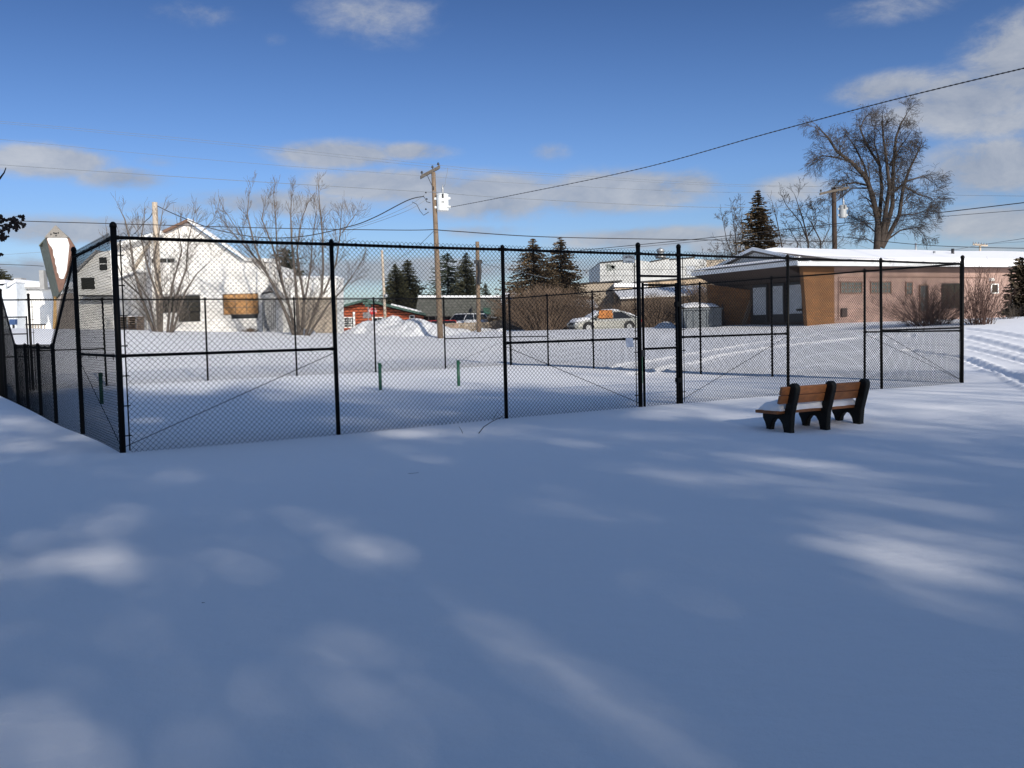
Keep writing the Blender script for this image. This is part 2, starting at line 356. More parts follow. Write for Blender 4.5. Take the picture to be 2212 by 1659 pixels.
def fence_run(root, base, dv, ts, big, mids=(), truss=(), skip=(), side=.045, hfun=None, midz=1.29):
    for i, t in enumerate(ts):
        p = P2(base, dv, t); h = HR if hfun is None else hfun(t)
        isb = i in big
        post(p, g2(p, -.35), h + (.14 if isb else .015), .040 if isb else .031, root, lean=(0.012 * math.sin(i * 2.7 + base[0]), .010 * math.cos(i * 1.9)))
    for i in range(len(ts) - 1):
        if i in skip: continue
        p, q = P2(base, dv, ts[i]), P2(base, dv, ts[i + 1]); L = ts[i + 1] - ts[i]
        hf = (lambda t: HR) if hfun is None else hfun
        h0, h1 = hf(ts[i]), hf(ts[i + 1])
        pipe('top_rail', (*p, h0 - .02), (*q, h1 - .02), .023, root)
        inset = .09
        a_, b_ = P2(base, dv, ts[i] + (inset if i in big else .01)), P2(base, dv, ts[i + 1] - (inset if i + 1 in big else .01))
        mesh_panel('chain_link_mesh', a_, b_, lambda u, p=p, q=q: gz(p[0] + (q[0] - p[0]) * u, p[1] + (q[1] - p[1]) * u) - .04,
                   lambda u, h0=h0, h1=h1: h0 + (h1 - h0) * u + .045, root, side)
        if i in mids: pipe('mid_rail', (*p, midz), (*q, midz), .021, root)
        for (k, up) in truss:
            if k == i:
                lo, hi = ((p, q) if up else (q, p))
                pipe('truss_rod', (lo[0], lo[1], g2(lo, .06)), (hi[0], hi[1], midz - .05), .005, root)
        for (k, s_) in ((i, 1), (i + 1, -1)):
            if k in big:
                bp = P2(base, dv, ts[k] + s_ * .09); zb, zt = g2(bp, .02), hf(ts[k]) - .05
                b = MB(); b.tube([(*bp, zb), (*bp, zt)], .009, 6)
                pp = P2(base, dv, ts[k]); nb = 7
                for m_ in range(nb):
                    z = zb + (zt - zb) * (m_ + .5) / nb; e = P2(base, dv, ts[k] + s_ * .125)
                    b.tube([(*pp, z), (*e, z)], .009, 6)
                b.build('tension_bar', BLACK, root)
TAB = [0, 2.99, 5.93, 8.82, 9.81, 12.76, 15.82, 18.90]
near = empty('chain_link_fence', (A0[0], A0[1], 0), 'black chain link fence run nearest the camera, containing the walk-in gate', 'fence', 'fence runs round the court')
fence_run(near, A0, DU, TAB, {0, 3, 4, 7}, mids=(0, 2, 4, 6), truss=((0, True), (2, False), (4, True), (6, False)), skip=(3,), side=-.034)
# overhead panel above the gate
ga, gb = P2(A0, DU, TAB[3]), P2(A0, DU, TAB[4]); gm = P2(A0, DU, TAB[3] + .07); gn = P2(A0, DU, TAB[4] - .07)
pipe('top_rail', (*ga, HR - .02), (*gb, HR - .02), .023, near); pipe('transom', (*ga, 2.41), (*gb, 2.41), .023, near)
mesh_panel('chain_link_mesh', gm, gn, lambda u: 2.43, lambda u: HR + .045, near, -.034)
gate = MB()
l0, l1 = P2(A0, DU, TAB[3] + .095), P2(A0, DU, TAB[4] - .085)
for p in (l0, l1): gate.tube([(*p, g2(p, -.02)), (*p, 2.29)], .024, 10)
for z in (2.25, 1.10): gate.tube([(*l0, z), (*l1, z)], .021, 10)
gate = gate.build('gate', BLACK, near, smooth=True)
mesh_panel('gate_mesh', P2(A0, DU, TAB[3] + .13), P2(A0, DU, TAB[4] - .12), lambda u: 0.02, lambda u: 2.29, gate, -.03)
for z in (1.9, .5): MB().obox((*P2(A0, DU, TAB[4] - .045), z), (DU[0], DU[1], 0), (DN[0], DN[1], 0), (0, 0, 1), .06, .04, .045).build('hinge', BLACK, gate)
MB().obox((*P2(A0, DU, TAB[3] + .055), 1.02), (DU[0], DU[1], 0), (DN[0], DN[1], 0), (0, 0, 1), .045, .04, .06).build('latch', DARK, gate)
# right side B -> C
Bp = P2(A0, DU, LAB); Cp = (Bp[0] + DN[0] * LAD, Bp[1] + DN[1] * LAD)
tb = [0, LAD - 17.26, LAD - 14.11, LAD - 11.17, LAD - 8.4, LAD - 5.63, LAD - 2.72, LAD]
rt = empty('chain_link_fence', (Bp[0], Bp[1], 0), 'black chain link fence run on the right side of the court, behind the bench', 'fence', 'fence runs round the court')
fence_run(rt, Bp, DN, tb, {7}, mids=(0, 6), truss=((0, True), (6, True)), side=.03, midz=1.22)
# far side C -> D
td = [0, 3.11, 6.14, 9.26, 12.45, 15.70, 17.85, 18.9]
fr = empty('chain_link_fence', (Cp[0], Cp[1], 0), 'black chain link fence run across the far side of the court', 'fence', 'fence runs round the court')
ND = (-DU[0], -DU[1])
fence_run(fr, Cp, ND, td[1:7], {5}, mids=(4,), truss=(), side=.03, midz=1.22)
fence_run(fr, Cp, ND, td[:2], set(), mids=(0,), truss=((0, False),), side=.03, midz=1.22)
gq0, gq1 = P2(Cp, ND, 17.93), P2(Cp, ND, 18.83)
pipe('top_rail', (*P2(Cp, ND, 17.85), HR - .02), (*P2(Cp, ND, 18.95), HR - .02), .023, fr)
g_ = MB()
for p in (gq0, gq1): g_.tube([(*p, g2(p)), (*p, 2.3)], .024, 10)
for z in (2.27, 1.75, 1.05): g_.tube([(*gq0, z), (*gq1, z)], .02, 10)
g_ = g_.build('gate', BLACK, fr, smooth=True)
mesh_panel('gate_mesh', P2(Cp, ND, 17.96), P2(Cp, ND, 18.8), lambda u: .05, lambda u: 2.3, g_, .02)
# left side A -> D, dropping to waist height in the middle
def hleft(t):
    if t <= 3.22: return HR
    if t <= 6.28: return HR + (1.40 - HR) * (t - 3.22) / 3.06
    if t <= 13.2: return 1.40
    if t <= 16.3: return 1.40 + (HR - 1.40) * (t - 13.2) / 3.1
    return HR
tl = [0, 3.22, 6.28, 8.56, 10.94, 13.14, 16.3, LAD]
lf = empty('chain_link_fence', (A0[0] - .001, A0[1] + .001, 0), 'black chain link fence run on the left side, dropping to waist height midway', 'fence', 'fence runs round the court')
for i, t in enumerate(tl):
    if i == 0: continue
    p = P2(A0, DN, t); post(p, g2(p, -.35), hleft(t) + (.10 if i in (1, 6, 7) else .03), .036, lf)
for i in range(7):
    p, q = P2(A0, DN, tl[i]), P2(A0, DN, tl[i + 1]); h0, h1 = hleft(tl[i]), hleft(tl[i + 1])
    pipe('top_rail', (*p, h0 - .02), (*q, h1 - .02), .023, lf)
    mesh_panel('chain_link_mesh', P2(A0, DN, tl[i] + .03), P2(A0, DN, tl[i + 1] - .02), lambda u, p=p, q=q: gz(p[0] + (q[0] - p[0]) * u, p[1] + (q[1] - p[1]) * u) - .04,
               lambda u, h0=h0, h1=h1: h0 + (h1 - h0) * u + .045, lf, .03, .0031)
pipe('mid_rail', (*P2(A0, DN, 0), 1.29), (*P2(A0, DN, 3.22), 1.29), .021, lf)
pipe('truss_rod', (*P2(A0, DN, 3.22), 1.2), (*P2(A0, DN, .05), .1), .005, lf)

# ------------------------------------------------------------------ signs on the fence, text helper
def text_mesh(body, size, origin, xdir, zdir, m_, parent, name='lettering', depth=.002):
    cu = bpy.data.curves.new('t', 'FONT'); cu.body = body; cu.size = size; cu.align_x = 'CENTER'; cu.align_y = 'CENTER'; cu.extrude = depth; cu.offset = size * .012
    to = bpy.data.objects.new('t', cu); COL.objects.link(to); dg = bpy.context.evaluated_depsgraph_get(); dg.update()
    me = bpy.data.meshes.new_from_object(to.evaluated_get(dg)); bpy.data.objects.remove(to); 
    xd = Vector(xdir).normalized(); zd = Vector(zdir).normalized(); nd = xd.cross(zd); b = MB()
    b.v = [tuple(Vector(origin) + xd * v.co.x + zd * v.co.y + nd * v.co.z) for v in me.vertices]; b.f = [tuple(p.vertices) for p in me.polygons]
    return b.build(name, m_, parent)
SIGNM = mat('pale_sign', (.78, .80, .76), .5, .05, 9); PAPER = mat('paper', (.62, .66, .74), .6, .06, 20)
FD = Vector((DU[0], DU[1], 0)); FN = Vector((DU[1], -DU[0], 0))
def on_fence(px, py, offs=.06):                  # point on the near fence's face
    v = px_dir(px, py); n = FN; o = Vector((A0[0], A0[1], 0)) + FN * offs
    t = (o - Vector((0, 0, EYE))).dot(n) / v.dot(n); return Vector((0, 0, EYE)) + v * t
c = on_fence(1358, 559.5)
sg = empty('fence_sign', c, 'small pale rectangular sign with black lettering high on the fence beside the gate post', 'sign')
wS = (on_fence(1370, 559) - on_fence(1346, 559)).length / 2; hS = (on_fence(1358, 552) - on_fence(1358, 567.5)).length / 2
MB().obox(c, FD, FN, (0, 0, 1), wS + .006, .003, hS + .006).build('sign_border', DARK, sg)
MB().obox(c + FN * .004, FD, FN, (0, 0, 1), wS, .003, hS).build('sign_plate', SIGNM, sg)
arc = 'JIM FENCE'
for i, ch in enumerate(arc):
    if ch == ' ': continue
    u = (i - 4) / 4.0; ang = -u * .38
    text_mesh(ch, .058, c + FD * (u * wS * .78) + Vector((0, 0, hS * (.52 - .22 * u * u))) + FN * .008, FD * math.cos(ang) + Vector((0, 0, math.sin(ang))), Vector((0, 0, math.cos(ang))) - FD * math.sin(ang), DARK, sg, depth=.001)
text_mesh('231-838-0779', .030, c + Vector((0, 0, -hS * .68)) + FN * .008, FD, (0, 0, 1), DARK, sg, depth=.001)
c = on_fence(1360, 740)
nb = MB(); w_, h_ = .085, .08
g = 8; vs = []; 
for j in range(g + 1):
    for i in range(g + 1):
        u, v = i / g * 2 - 1, j / g * 2 - 1
        vs.append(c + FD * (u * w_ * (1 - .06 * abs(v) * (u > 0))) + Vector((0, 0, v * h_)) + FN * (.01 * math.sin(3 * u + 2 * v) + .012 * u * u * v * v))
fs = [(j * (g + 1) + i, j * (g + 1) + i + 1, (j + 1) * (g + 1) + i + 1, (j + 1) * (g + 1) + i) for j in range(g) for i in range(g)]
pn = nb.add(vs, fs).build('paper_notice', PAPER, loc=c, smooth=True); tag(pn, 'crumpled white paper notice tied to the fence rail left of the gate', 'notice')
sdm = pn.modifiers.new('thick', 'SOLIDIFY'); sdm.thickness = .002

# ------------------------------------------------------------------ green net posts inside the court
def net_post(px, top, bot, label):
    p = hit(px, bot); h = at(px, top, p.y).z
    r_ = empty('net_post', (p.x, p.y, p.z), label, 'net post', 'green net posts standing in the snow')
    MB().tube([(p.x, p.y, p.z - .2), (p.x, p.y, h)], .045, 14).build('post', GREEN, r_, smooth=True)
    MB().lathe((p.x, p.y, h - .03), [(.052, 0), (.052, .03), (.03, .045), (.001, .047)], 14).build('cap', GREEN, r_, smooth=True)
    MB().obox((p.x + .05, p.y - .02, h - .06), (1, 0, 0), (0, 1, 0), (0, 0, 1), .02, .012, .02).build('hook', GREEN, r_)
net_post(220, 806, 873, 'green net post seen through the left fence, leftmost of the four')
net_post(822, 785, 843, 'green net post in the snow, second from the left of the four')
net_post(991, 779, 834, 'green net post in the snow, just left of the third fence post')
net_post(1385, 768, 828, 'green net post mostly hidden behind the left gate post')

# ------------------------------------------------------------------ bench
BU = Vector((math.cos(.52), math.sin(.52), 0)); BN = Vector((-BU.y, BU.x, 0))
BO = at(1690, 836, 13.55); BO = Vector((BO.x, BO.y, -.02)) + BN * .03
bench = empty('park_bench', (BO.x, BO.y, 0), 'brown slatted park bench with three black frames and its back turned to us', 'bench')
def BP(x, y, z): return BO + BU * x + BN * y + Vector((0, 0, z))
PLAST = mat('black_recycled_plastic', (.005, .0055, .005), .6, .3, 20, .2, 60, spec=.2)
SLAT = mat('brown_plastic_lumber', (.24, .088, .026), .6, .2, 5, .15, 60, stretch=(.4, 3, 3))
prof = [(-.03,-.25),(-.01,.0),(-.03,.2),(-.13,.54),(-.135,.60),(-.11,.645),(-.06,.665),(-.01,.65),(.02,.60),(.075,.32),(.10,.215),(.50,.215),(.535,.19),(.53,.13),(.49,.07),(.465,.0),(.465,-.25),
        (.385,-.25),(.38,-.02),(.36,.06),(.31,.12),(.25,.14),(.19,.12),(.145,.06),(.12,-.03),(.11,-.25)]
LB = 1.74
for x in (.16, .90, 1.62):
    MB().prism([BP(x, a, b) for a, b in prof], BU * .10).build('bench_frame', PLAST, bench, bevel=.018)
ln = Vector((0, -.28, 1)).normalized()
def slat(x0, x1, y, z, hy, hz, lean=False, name='back_slat'):
    cc = BP((x0 + x1) / 2, y, z); w = (BN * (-.28) + Vector((0, 0, 1))).normalized() if lean else Vector((0, 0, 1)); v = BU.cross(w)
    return MB().obox(cc, BU, v, w, (x1 - x0) / 2, hy, hz).build(name, SLAT, bench, bevel=.006)
slat(0, LB, .006, .552, .02, .0605, True); slat(0, LB, .042, .425, .02, .0605, True)
for k in range(3): slat(0, LB, .155 + k * .145, .238, .068, .022, False, 'seat_slat')
# snow cushion on the seat (rests on the bench)
nx, ny = 60, 16; vs = []; rb = np.random.RandomState(2); ph = rb.uniform(0, 6, 8)
for j in range(ny + 1):
    for i in range(nx + 1):
        u, v = i / nx, j / ny
        e = min(1, (u * 14)) ** .5 * min(1, (1 - u) * 14) ** .5 * min(1, v * 6) ** .45 * min(1, (1 - v) * 6) ** .45
        wob = .012 * math.sin(u * 23 + ph[0]) + .01 * math.sin(u * 41 + v * 9 + ph[1]) + .008 * math.sin(v * 17 + u * 13)
        yy = .075 + v * .43 + (wob * (1 if v > .5 else -1)) * (abs(v - .5) > .4)
        vs.append(BP(.03 + u * (LB - .06) + (wob if u in (0, 1) else 0), yy, .26 + e * (.105 + wob * .8 + .03 * math.sin(v * 2.5 + .6))))
fs = [(j * (nx + 1) + i, j * (nx + 1) + i + 1, (j + 1) * (nx + 1) + i + 1, (j + 1) * (nx + 1) + i) for j in range(ny) for i in range(nx)]
sc = MB().add(vs, fs).build('seat_snow', SNOW, loc=BP(0, .2, .26), smooth=True); tag(sc, 'thick white snow cushion lying on the bench seat', 'snow')

# ------------------------------------------------------------------ utility poles and wires
def cyl_pole(root, x, y, z0, z1, r0, r1, m_, name='pole', lean=0):
    n = 8; pts = [(x + lean * (k / n) ** 1.0, y, z0 + (z1 - z0) * k / n) for k in range(n + 1)]
    return MB().tube(pts, [r0 + (r1 - r0) * k / n for k in range(n + 1)], 12).build(name, m_, root, smooth=True)
def insulator(p, root, name='insulator'):
    MB().lathe((p[0], p[1], p[2]), [(.02, -.1), (.02, 0), (.055, .0), (.085, .03), (.05, .07), (.06, .09), (.03, .13), (.001, .14)], 10).build(name, DARK, root, smooth=True)
def transformer(root, c, r, h, label=None, txt='25', TRANS=TRANS):
    t = MB().lathe((c.x, c.y, c.z - h / 2), [(r * .93, 0), (r, .03), (r, h * .9), (r * 1.06, h * .9), (r * 1.06, h * .94), (r * .8, h), (.001, h * 1.03)], 24).build('transformer', TRANS, root, smooth=False)
    b = MB()
    for z in (-.28, .22):
        for s_ in (-1, 1): b.obox(c + Vector((s_ * r * 1.12, 0, z * h)), (1, 0, 0), (0, 1, 0), (0, 0, 1), r * .22, .05, .06)
    b.build('lifting_lugs', TRANS, t)
    MB().lathe((c.x + r * .1, c.y - r * .3, c.z + h * .5), [(.05, 0), (.07, .05), (.05, .1), (.07, .15), (.05, .2), (.07, .25), (.04, .32), (.02, .5), (.001, .52)], 10).build('bushing', STEEL, t, smooth=True)
    MB().obox(c + Vector((r * .15, -r * 1.02, h * .33)), (1, 0, 0), (0, 1, 0), (0, 0, 1), .05, .03, .12).build('bracket', DARK, t)
    if txt: text_mesh(txt, .16, c + Vector((r * .1, -r * 1.03, -h * .03)), (1, 0, 0), (0, 0, 1), DARK, t, depth=.004)
    return t
YP = hit(952, 731).y
p0 = at(952, 734, YP); pt = at(936, 372, YP); p0.z = min(p0.z, gz(p0.x, YP) + .0)
pole1 = empty('utility_pole', (p0.x, p0.y, p0.z), 'tall wooden utility pole with tilted-looking crossarm and white transformer, left of centre', 'utility pole', 'utility poles')
cyl_pole(pole1, p0.x, YP, p0.z - .6, pt.z, .175, .12, WOODP, lean=pt.x - p0.x)
ca, cb = at(909.5, 383.5, YP - .75), at(950, 362, YP + .75)
caw = (cb - ca).normalized()
MB().obox((ca + cb) / 2 + Vector((0, -.16, 0)), caw, Vector((0, 1, 0)).cross(caw).cross(caw), Vector((0, 0, 1)), (cb - ca).length / 2, .06, .09).build('crossarm', ARM, pole1)
for q in (.06, .62, .93):
    ip = ca + (cb - ca) * q; insulator((ip.x, ip.y - .16, ip.z + .17), pole1)
for s_ in (.32, .68):
    ip = ca + (cb - ca) * s_; MB().tube([(ip.x, ip.y - .2, ip.z - .05), (p0.x + (pt.x - p0.x) * .9, YP - .15, pt.z - 1.0)], .018, 6).build('brace', DARK, pole1)
tcn = at(956, 437, YP - .1); transformer(pole1, tcn, .34, .98)
MB().tube([at(957, 412, YP), at(958, 404, YP), at(962, 398, YP), at(963, 385, YP), at(966, 375, YP), at(967, 362, YP)], .012, 6).build('jumper_wire', WIREG, pole1)
for (px, py) in ((918, 416), (920, 430), (918, 452)):
    q = at(px + 6, py, YP); MB().lathe((q.x - .1, q.y - .1, q.z - .05), [(.03, 0), (.06, .03), (.04, .07), (.001, .1)], 8).build('spool_insulator', DARK, pole1)
j1 = [at(914, 424, YP), at(918, 428, YP), at(922, 436, YP), at(930, 438, YP)]
MB().tube(j1, .02, 6).build('jumper_wire', WIRE, pole1)
j2 = [at(890, 436, YP), at(900, 441, YP), at(907, 455, YP), at(915, 465, YP), at(926, 458, YP)]
MB().tube(j2, .02, 6).build('jumper_wire', WIRE, pole1)
# second pole, right, behind the low building
Y2 = 64.0
q0 = at(1806, 700, Y2); q1 = at(1801, 405, Y2)
pole2 = empty('utility_pole', (q0.x, Y2, q0.z), 'dark wooden utility pole with crossarm and grey transformer behind the pink building', 'utility pole', 'utility poles')
cyl_pole(pole2, q0.x, Y2, q0.z - .5, q1.z, .19, .15, WOODD, lean=q1.x - q0.x)
ca, cb = at(1768.5, 420, Y2 - .6), at(1832, 406, Y2 + .6); caw = (cb - ca).normalized()
MB().obox((ca + cb) / 2 + Vector((0, -.2, 0)), caw, Vector((0, 1, 0)), Vector((0, 0, 1)), (cb - ca).length / 2, .06, .075).build('crossarm', ARM, pole2)
for q in (.04, .52, .93):
    ip = ca + (cb - ca) * q; insulator((ip.x, ip.y - .2, ip.z + .15), pole2)
for s_ in (.3, .7):
    ip = ca + (cb - ca) * s_; MB().tube([(ip.x, ip.y - .2, ip.z - .05), (q1.x, Y2 - .18, q1.z - 1.0)], .018, 6).build('brace', DARK, pole2)
transformer(pole2, at(1820.5, 457, Y2 - .1), .24, .85, txt=None, TRANS=mat('grey_enamel', (.36, .38, .39), .4, .08, 4))
MB().tube([at(1824, 470, Y2), at(1826, 478, Y2), at(1822, 487, Y2), at(1812, 491, Y2)], .02, 6).build('jumper_wire', WIRE, pole2)
def bare_pole(px, top, bot, Y, r, m_, label, topx=None):
    a, b = at(px, bot, Y), at(topx or px, top, Y); r_ = empty('utility_pole', (a.x, Y, a.z), label, 'utility pole', 'utility poles')
    cyl_pole(r_, a.x, Y, a.z - .8, b.z, r, r * .8, m_, lean=b.x - a.x); return r_, b
pr, _ = bare_pole(1034, 522, 711, 66, .16, WOODP, 'plain wooden pole without a crossarm standing by the picket fence', 1031)
q = at(1033, 566, 66); MB().obox((q.x, 65.8, q.z), (1, 0, 0), (0, 1, 0), (0, 0, 1), .28, .12, .12).build('cable_clamp', DARK, pr)
q = at(1034, 585, 66); MB().tube([(q.x + .05, 65.75, q.z + .6), (q.x + .1, 65.75, q.z), (q.x, 65.75, q.z - .9)], .12, 8).build('cable_guard', DARK, pr)
pr2, _ = bare_pole(833, 541, 700, 74, .12, WOODL, 'thin pale wooden pole rising behind the big snow pile', 825)
q = at(834, 641, 73.8); MB().lathe((q.x, q.y, q.z), [(.12, 0), (.16, .06), (.12, .2), (.001, .24)], 10).build('meter', STEEL, pr2, smooth=True)
bare_pole(345, 437, 712, 56, .19, WOODL, 'pale wooden pole without a crossarm in front of the white gabled building', 334)
fp, b_ = bare_pole(2119, 530, 690, 150, .2, WOODL, 'distant pale pole with double crossarm at the right, beyond the snowy roof', 2117)
aa_, bb_ = at(2103, 528, 150), at(2132, 531, 150)
for dy in (-.25, .25): MB().obox((aa_ + bb_) / 2 + Vector((0, dy, 0)), (bb_ - aa_), Vector((0, 1, 0)), Vector((0, 0, 1)), (bb_ - aa_).length / 2, .08, .1).build('crossarm', WOODL, fp)
for k in range(6):
    p = aa_ + (bb_ - aa_) * (k / 5); MB().lathe((p.x, p.y, p.z + .1), [(.1, 0), (.14, .1), (.08, .3), (.001, .34)], 8).build('insulator', STEEL, fp)
bare_pole(1980, 525, 690, 90, .1, STEEL, 'short grey pole top showing beyond the snowy roof right of the big tree', 1978)
def wire(pts, r, label, m_=WIRE, twist=False):
    P = [at(*p) for p in pts]; out_ = []
    for i in range(len(P) - 1):                 # Catmull-Rom through the given points
        a = P[max(i - 1, 0)]; b = P[i]; c_ = P[i + 1]; d = P[min(i + 2, len(P) - 1)]
        n = 14
        for k in range(n):
            t = k / n; out_.append(.5 * ((2 * b) + (c_ - a) * t + (2 * a - 5 * b + 4 * c_ - d) * t * t + (3 * b - a - 3 * c_ + d) * t ** 3))
    out_.append(P[-1])
    rr_ = [r * (1 + (.35 * ((i % 2) * 2 - 1) if twist else 0)) for i in range(len(out_))]
    if twist:
        o2 = []
        for i in range(len(out_) - 1):
            for k in range(4): o2.append(out_[i] + (out_[i + 1] - out_[i]) * k / 4)
        out_ = o2 + [out_[-1]]; rr_ = [r * (1.25 if i % 2 else .7) for i in range(len(out_))]
    o = MB().tube(out_, rr_, 6).build('power_line', m_, loc=P[0]); tag(o, label, 'power line', 'overhead wires'); return o
wire([(960,450,YP),(1106,422,45),(1380,365,36),(1659,288,29),(1940,213,24),(2260,136,20)], .015, 'thick twisted black cable rising from the transformer to the upper right corner', twist=True)
wire([(-60,258,50),(0,262,50),(450,304,50),(951,357,50),(1106,370,52),(1556,397,60),(1830,404,64)], .008, 'thin grey wire, topmost of those crossing the left sky to the crossarm', WIREG)
wire([(-60,262,51),(0,266,51),(450,309,51),(925,360,50),(1106,375,52),(1556,401,60),(1800,403,64)], .007, 'thin grey wire running just below the topmost one to the pole top', WIREG)
wire([(-60,297,49),(0,301,49),(450,345,49),(913,380,49.6),(1106,395,52),(1500,414,60),(1770,416,63.5)], .008, 'thin grey wire meeting the low end of the left crossarm', WIREG)
wire([(-60,352,50),(0,356,50),(450,386,50),(910,414,50),(938,415,50),(1106,428,54),(1501,447,60),(1790,447,64)], .013, 'thin grey neutral wire passing just above the white transformer', WIREG)
wire([(-60,472,50),(0,476,50),(237,483,50),(600,493,50),(860,497,50),(938,496,50)], .022, 'straight black cable across the left sky just above the fence top')
wire([(938,496,50),(990,500,50),(1188,512,55),(1512,518,60),(1802,522,64)], .026, 'black cable sagging gently between the two transformer poles')
wire([(916,424,50),(880,433,50),(810,469,51),(756,489,52),(651,511,53),(554,512,54),(456,493,55),(378,463,56),(336,443,56)], .026, 'black service cable sagging from the main pole to the pale pole at the gabled building')
wire([(918,420,50),(880,446,50),(810,476,51),(756,492,52)], .010, 'thin wire beside the sagging service cable left of the main pole', WIREG)
wire([(921,431,50),(880,455,50),(800,484,52),(700,512,54)], .010, 'lower thin wire running down left from the main pole', WIREG)
wire([(334,443,56),(326,466,56),(312,480,56),(291,505,57)], .022, 'short black cable drooping left off the pale pole to the roof')
wire([(937,499,50),(904,530,55),(860,560,64),(829,580,74)], .012, 'dark guy wire slanting down left from the main pole behind the fence')
wire([(1252,541,75),(1458,521,68),(1575,509,64),(1802,484,60),(1890,475,56),(2032,459,50),(2260,432,44)], .024, 'black cable rising to the right edge past the giant tree')
wire([(1252,545,75),(1458,526,68),(1575,514,64),(1802,489,60),(2032,468,50),(2260,450,44)], .013, 'thinner cable below the black one that rises to the right edge')
wire([(1806,510,64),(1850,515,62),(1978,528,58),(2100,534,54),(2260,537,50)], .020, 'black cable from the right pole over the snowy roof to the right edge')
wire([(1830,404,64),(1930,415,60),(2036,421,56),(2260,424,50)], .008, 'thin wire leaving the right crossarm toward the right edge', WIREG)
wire([(1806,512,64),(1840,525,66),(1880,538,68)], .010, 'short thin guy wire dropping right from the right pole', WIREG)
wire([(2010,546,100),(2060,540,120),(2119,529,150),(2212,515,90),(2260,506,80)], .025, 'distant black cable meeting the double crossarm pole')
wire([(2103,529,150),(2212,522,110),(2260,520,100)], .02, 'faint distant wire right of the double crossarm pole', WIREG)
wire([(-60,569,70),(0,571,70),(60,573,70),(94,575,71)], .022, 'short dark cable at the left edge running to the slanted tower')
wire([(-60,547,90),(0,550,90),(84,545,90),(200,540,90)], .012, 'faint thin wire at the left edge above the dark cable', WIREG)
wire([(1034,566,66),(1106,558,80),(1160,552,100)], .015, 'thin cable leaving the clamp of the plain pole to the upper right', WIREG)
wire([(1034,568,66),(1106,584,62),(1188,602,60)], .015, 'thin cable leaving the clamp of the plain pole to the lower right', WIREG)

# ------------------------------------------------------------------ trees
def branch(mb, p, d, L, r, depth, rng, P):
    n = P.get('seg', 4); pts = [p.copy()]; rad = [r]; q = p.copy(); dd = d.copy()
    for k in range(n):
        dd = (dd + Vector((rng.gauss(0, 1), rng.gauss(0, 1), rng.gauss(0, .7))) * P['wander'] + Vector((0, 0, P['up'][min(depth, len(P['up']) - 1)]))).normalized()
        q = q + dd * (L / n); pts.append(q.copy()); rad.append(max(P['rmin'], r * (1 - (k + 1) / n * .78)))
    mb.tube(pts, rad, 3 if r < .05 else 5, cap=False)
    if depth >= P['depth']: return
    nc = P['kids'][min(depth, len(P['kids']) - 1)]
    for c_ in range(nc):
        f = P.get('start', .2) + (1 - P.get('start', .2)) * (c_ + rng.random()) / nc; i = min(n - 1, int(f * n)); w = f * n - i
        base = pts[i].lerp(pts[i + 1], min(1, w)); t = (pts[i + 1] - pts[i]).normalized()
        side = t.cross(Vector((rng.gauss(0, 1), rng.gauss(0, 1), rng.gauss(0, 1)))).normalized()
        a = R(rng.uniform(*P['angle'])); nd = (t * math.cos(a) + side * math.sin(a)).normalized()
        branch(mb, base, nd, L * rng.uniform(*P['ratio']) * (1.15 - .5 * f), max(P['rmin'], r * .48 * (1 - .6 * f)), depth + 1, rng, P)
def limb_tree(name, base, limbs, Y, spread, P, seed, label, m_, bark, group=None, r0=.2, extra=None):
    """limbs: photo polylines with start and end radius; their depth wanders by `spread` metres"""
    rng = random.Random(seed); b0 = at(base[0], base[1], Y); gzz = min(b0.z, gz(b0.x, Y) - .05)
    root = empty(name, (b0.x, Y, gzz), label, 'tree', group); tr, cr_ = MB(), MB()
    for (pts, ra, rb_) in limbs:
        ra *= P.get('rk', .55); rb_ *= P.get('rk', .55)
        off = rng.uniform(-spread, spread); P3 = []
        n = len(pts)
        for i, (x, y) in enumerate(pts):
            P3.append(at(x, y, Y + off * (i / max(1, n - 1))))
        if pts[0] == base or abs(pts[0][1] - base[1]) < 6: P3[0] = Vector((P3[0].x, P3[0].y, gzz - .4))
        rad = [ra + (rb_ - ra) * i / (n - 1) for i in range(n)]
        tr.tube(P3, rad, 8, cap=False)
        for i in range(n - 1):
            seg = P3[i + 1] - P3[i]; Ls = seg.length; k = int(Ls * P['dens'] * (0.0 if (i == 0 and n > 2 and ra > .1) else 1) + rng.random())
            for _ in range(k):
                t = rng.random(); bp = P3[i].lerp(P3[i + 1], t); sd = seg.normalized().cross(Vector((rng.gauss(0, 1), rng.gauss(0, 1), rng.gauss(0, 1)))).normalized()
                a = R(rng.uniform(*P['angle'])); d = seg.normalized() * math.cos(a) + sd * math.sin(a)
                branch(cr_, bp, d, rng.uniform(*P['len']) * (1.0 - .45 * (i + t) / (n - 1)), max(P['rmin'], rad[i] * .3), 1, rng, P)
        d = (P3[-1] - P3[-2]).normalized(); branch(cr_, P3[-1], d, P['len'][1] * .42, rb_, 2, rng, P)
    tr.build('trunk', bark, root, smooth=True); cr_.build('crown', m_, root)
    return root
def rc(pts): return [((2800 + .5425 * a) / 1.852, (400 + .5425 * b) / 1.852) for a, b in pts]
PG = dict(rk=.72, depth=4, seg=4, wander=.16, up=[.1, .06, -.02, -.09], kids=[8, 6, 4, 3], ratio=(.55, .88), angle=(18, 48), rmin=.008, dens=1.0, len=(1.0, 2.3), start=.15)
base_g = rc([(1310, 1330)])[0]
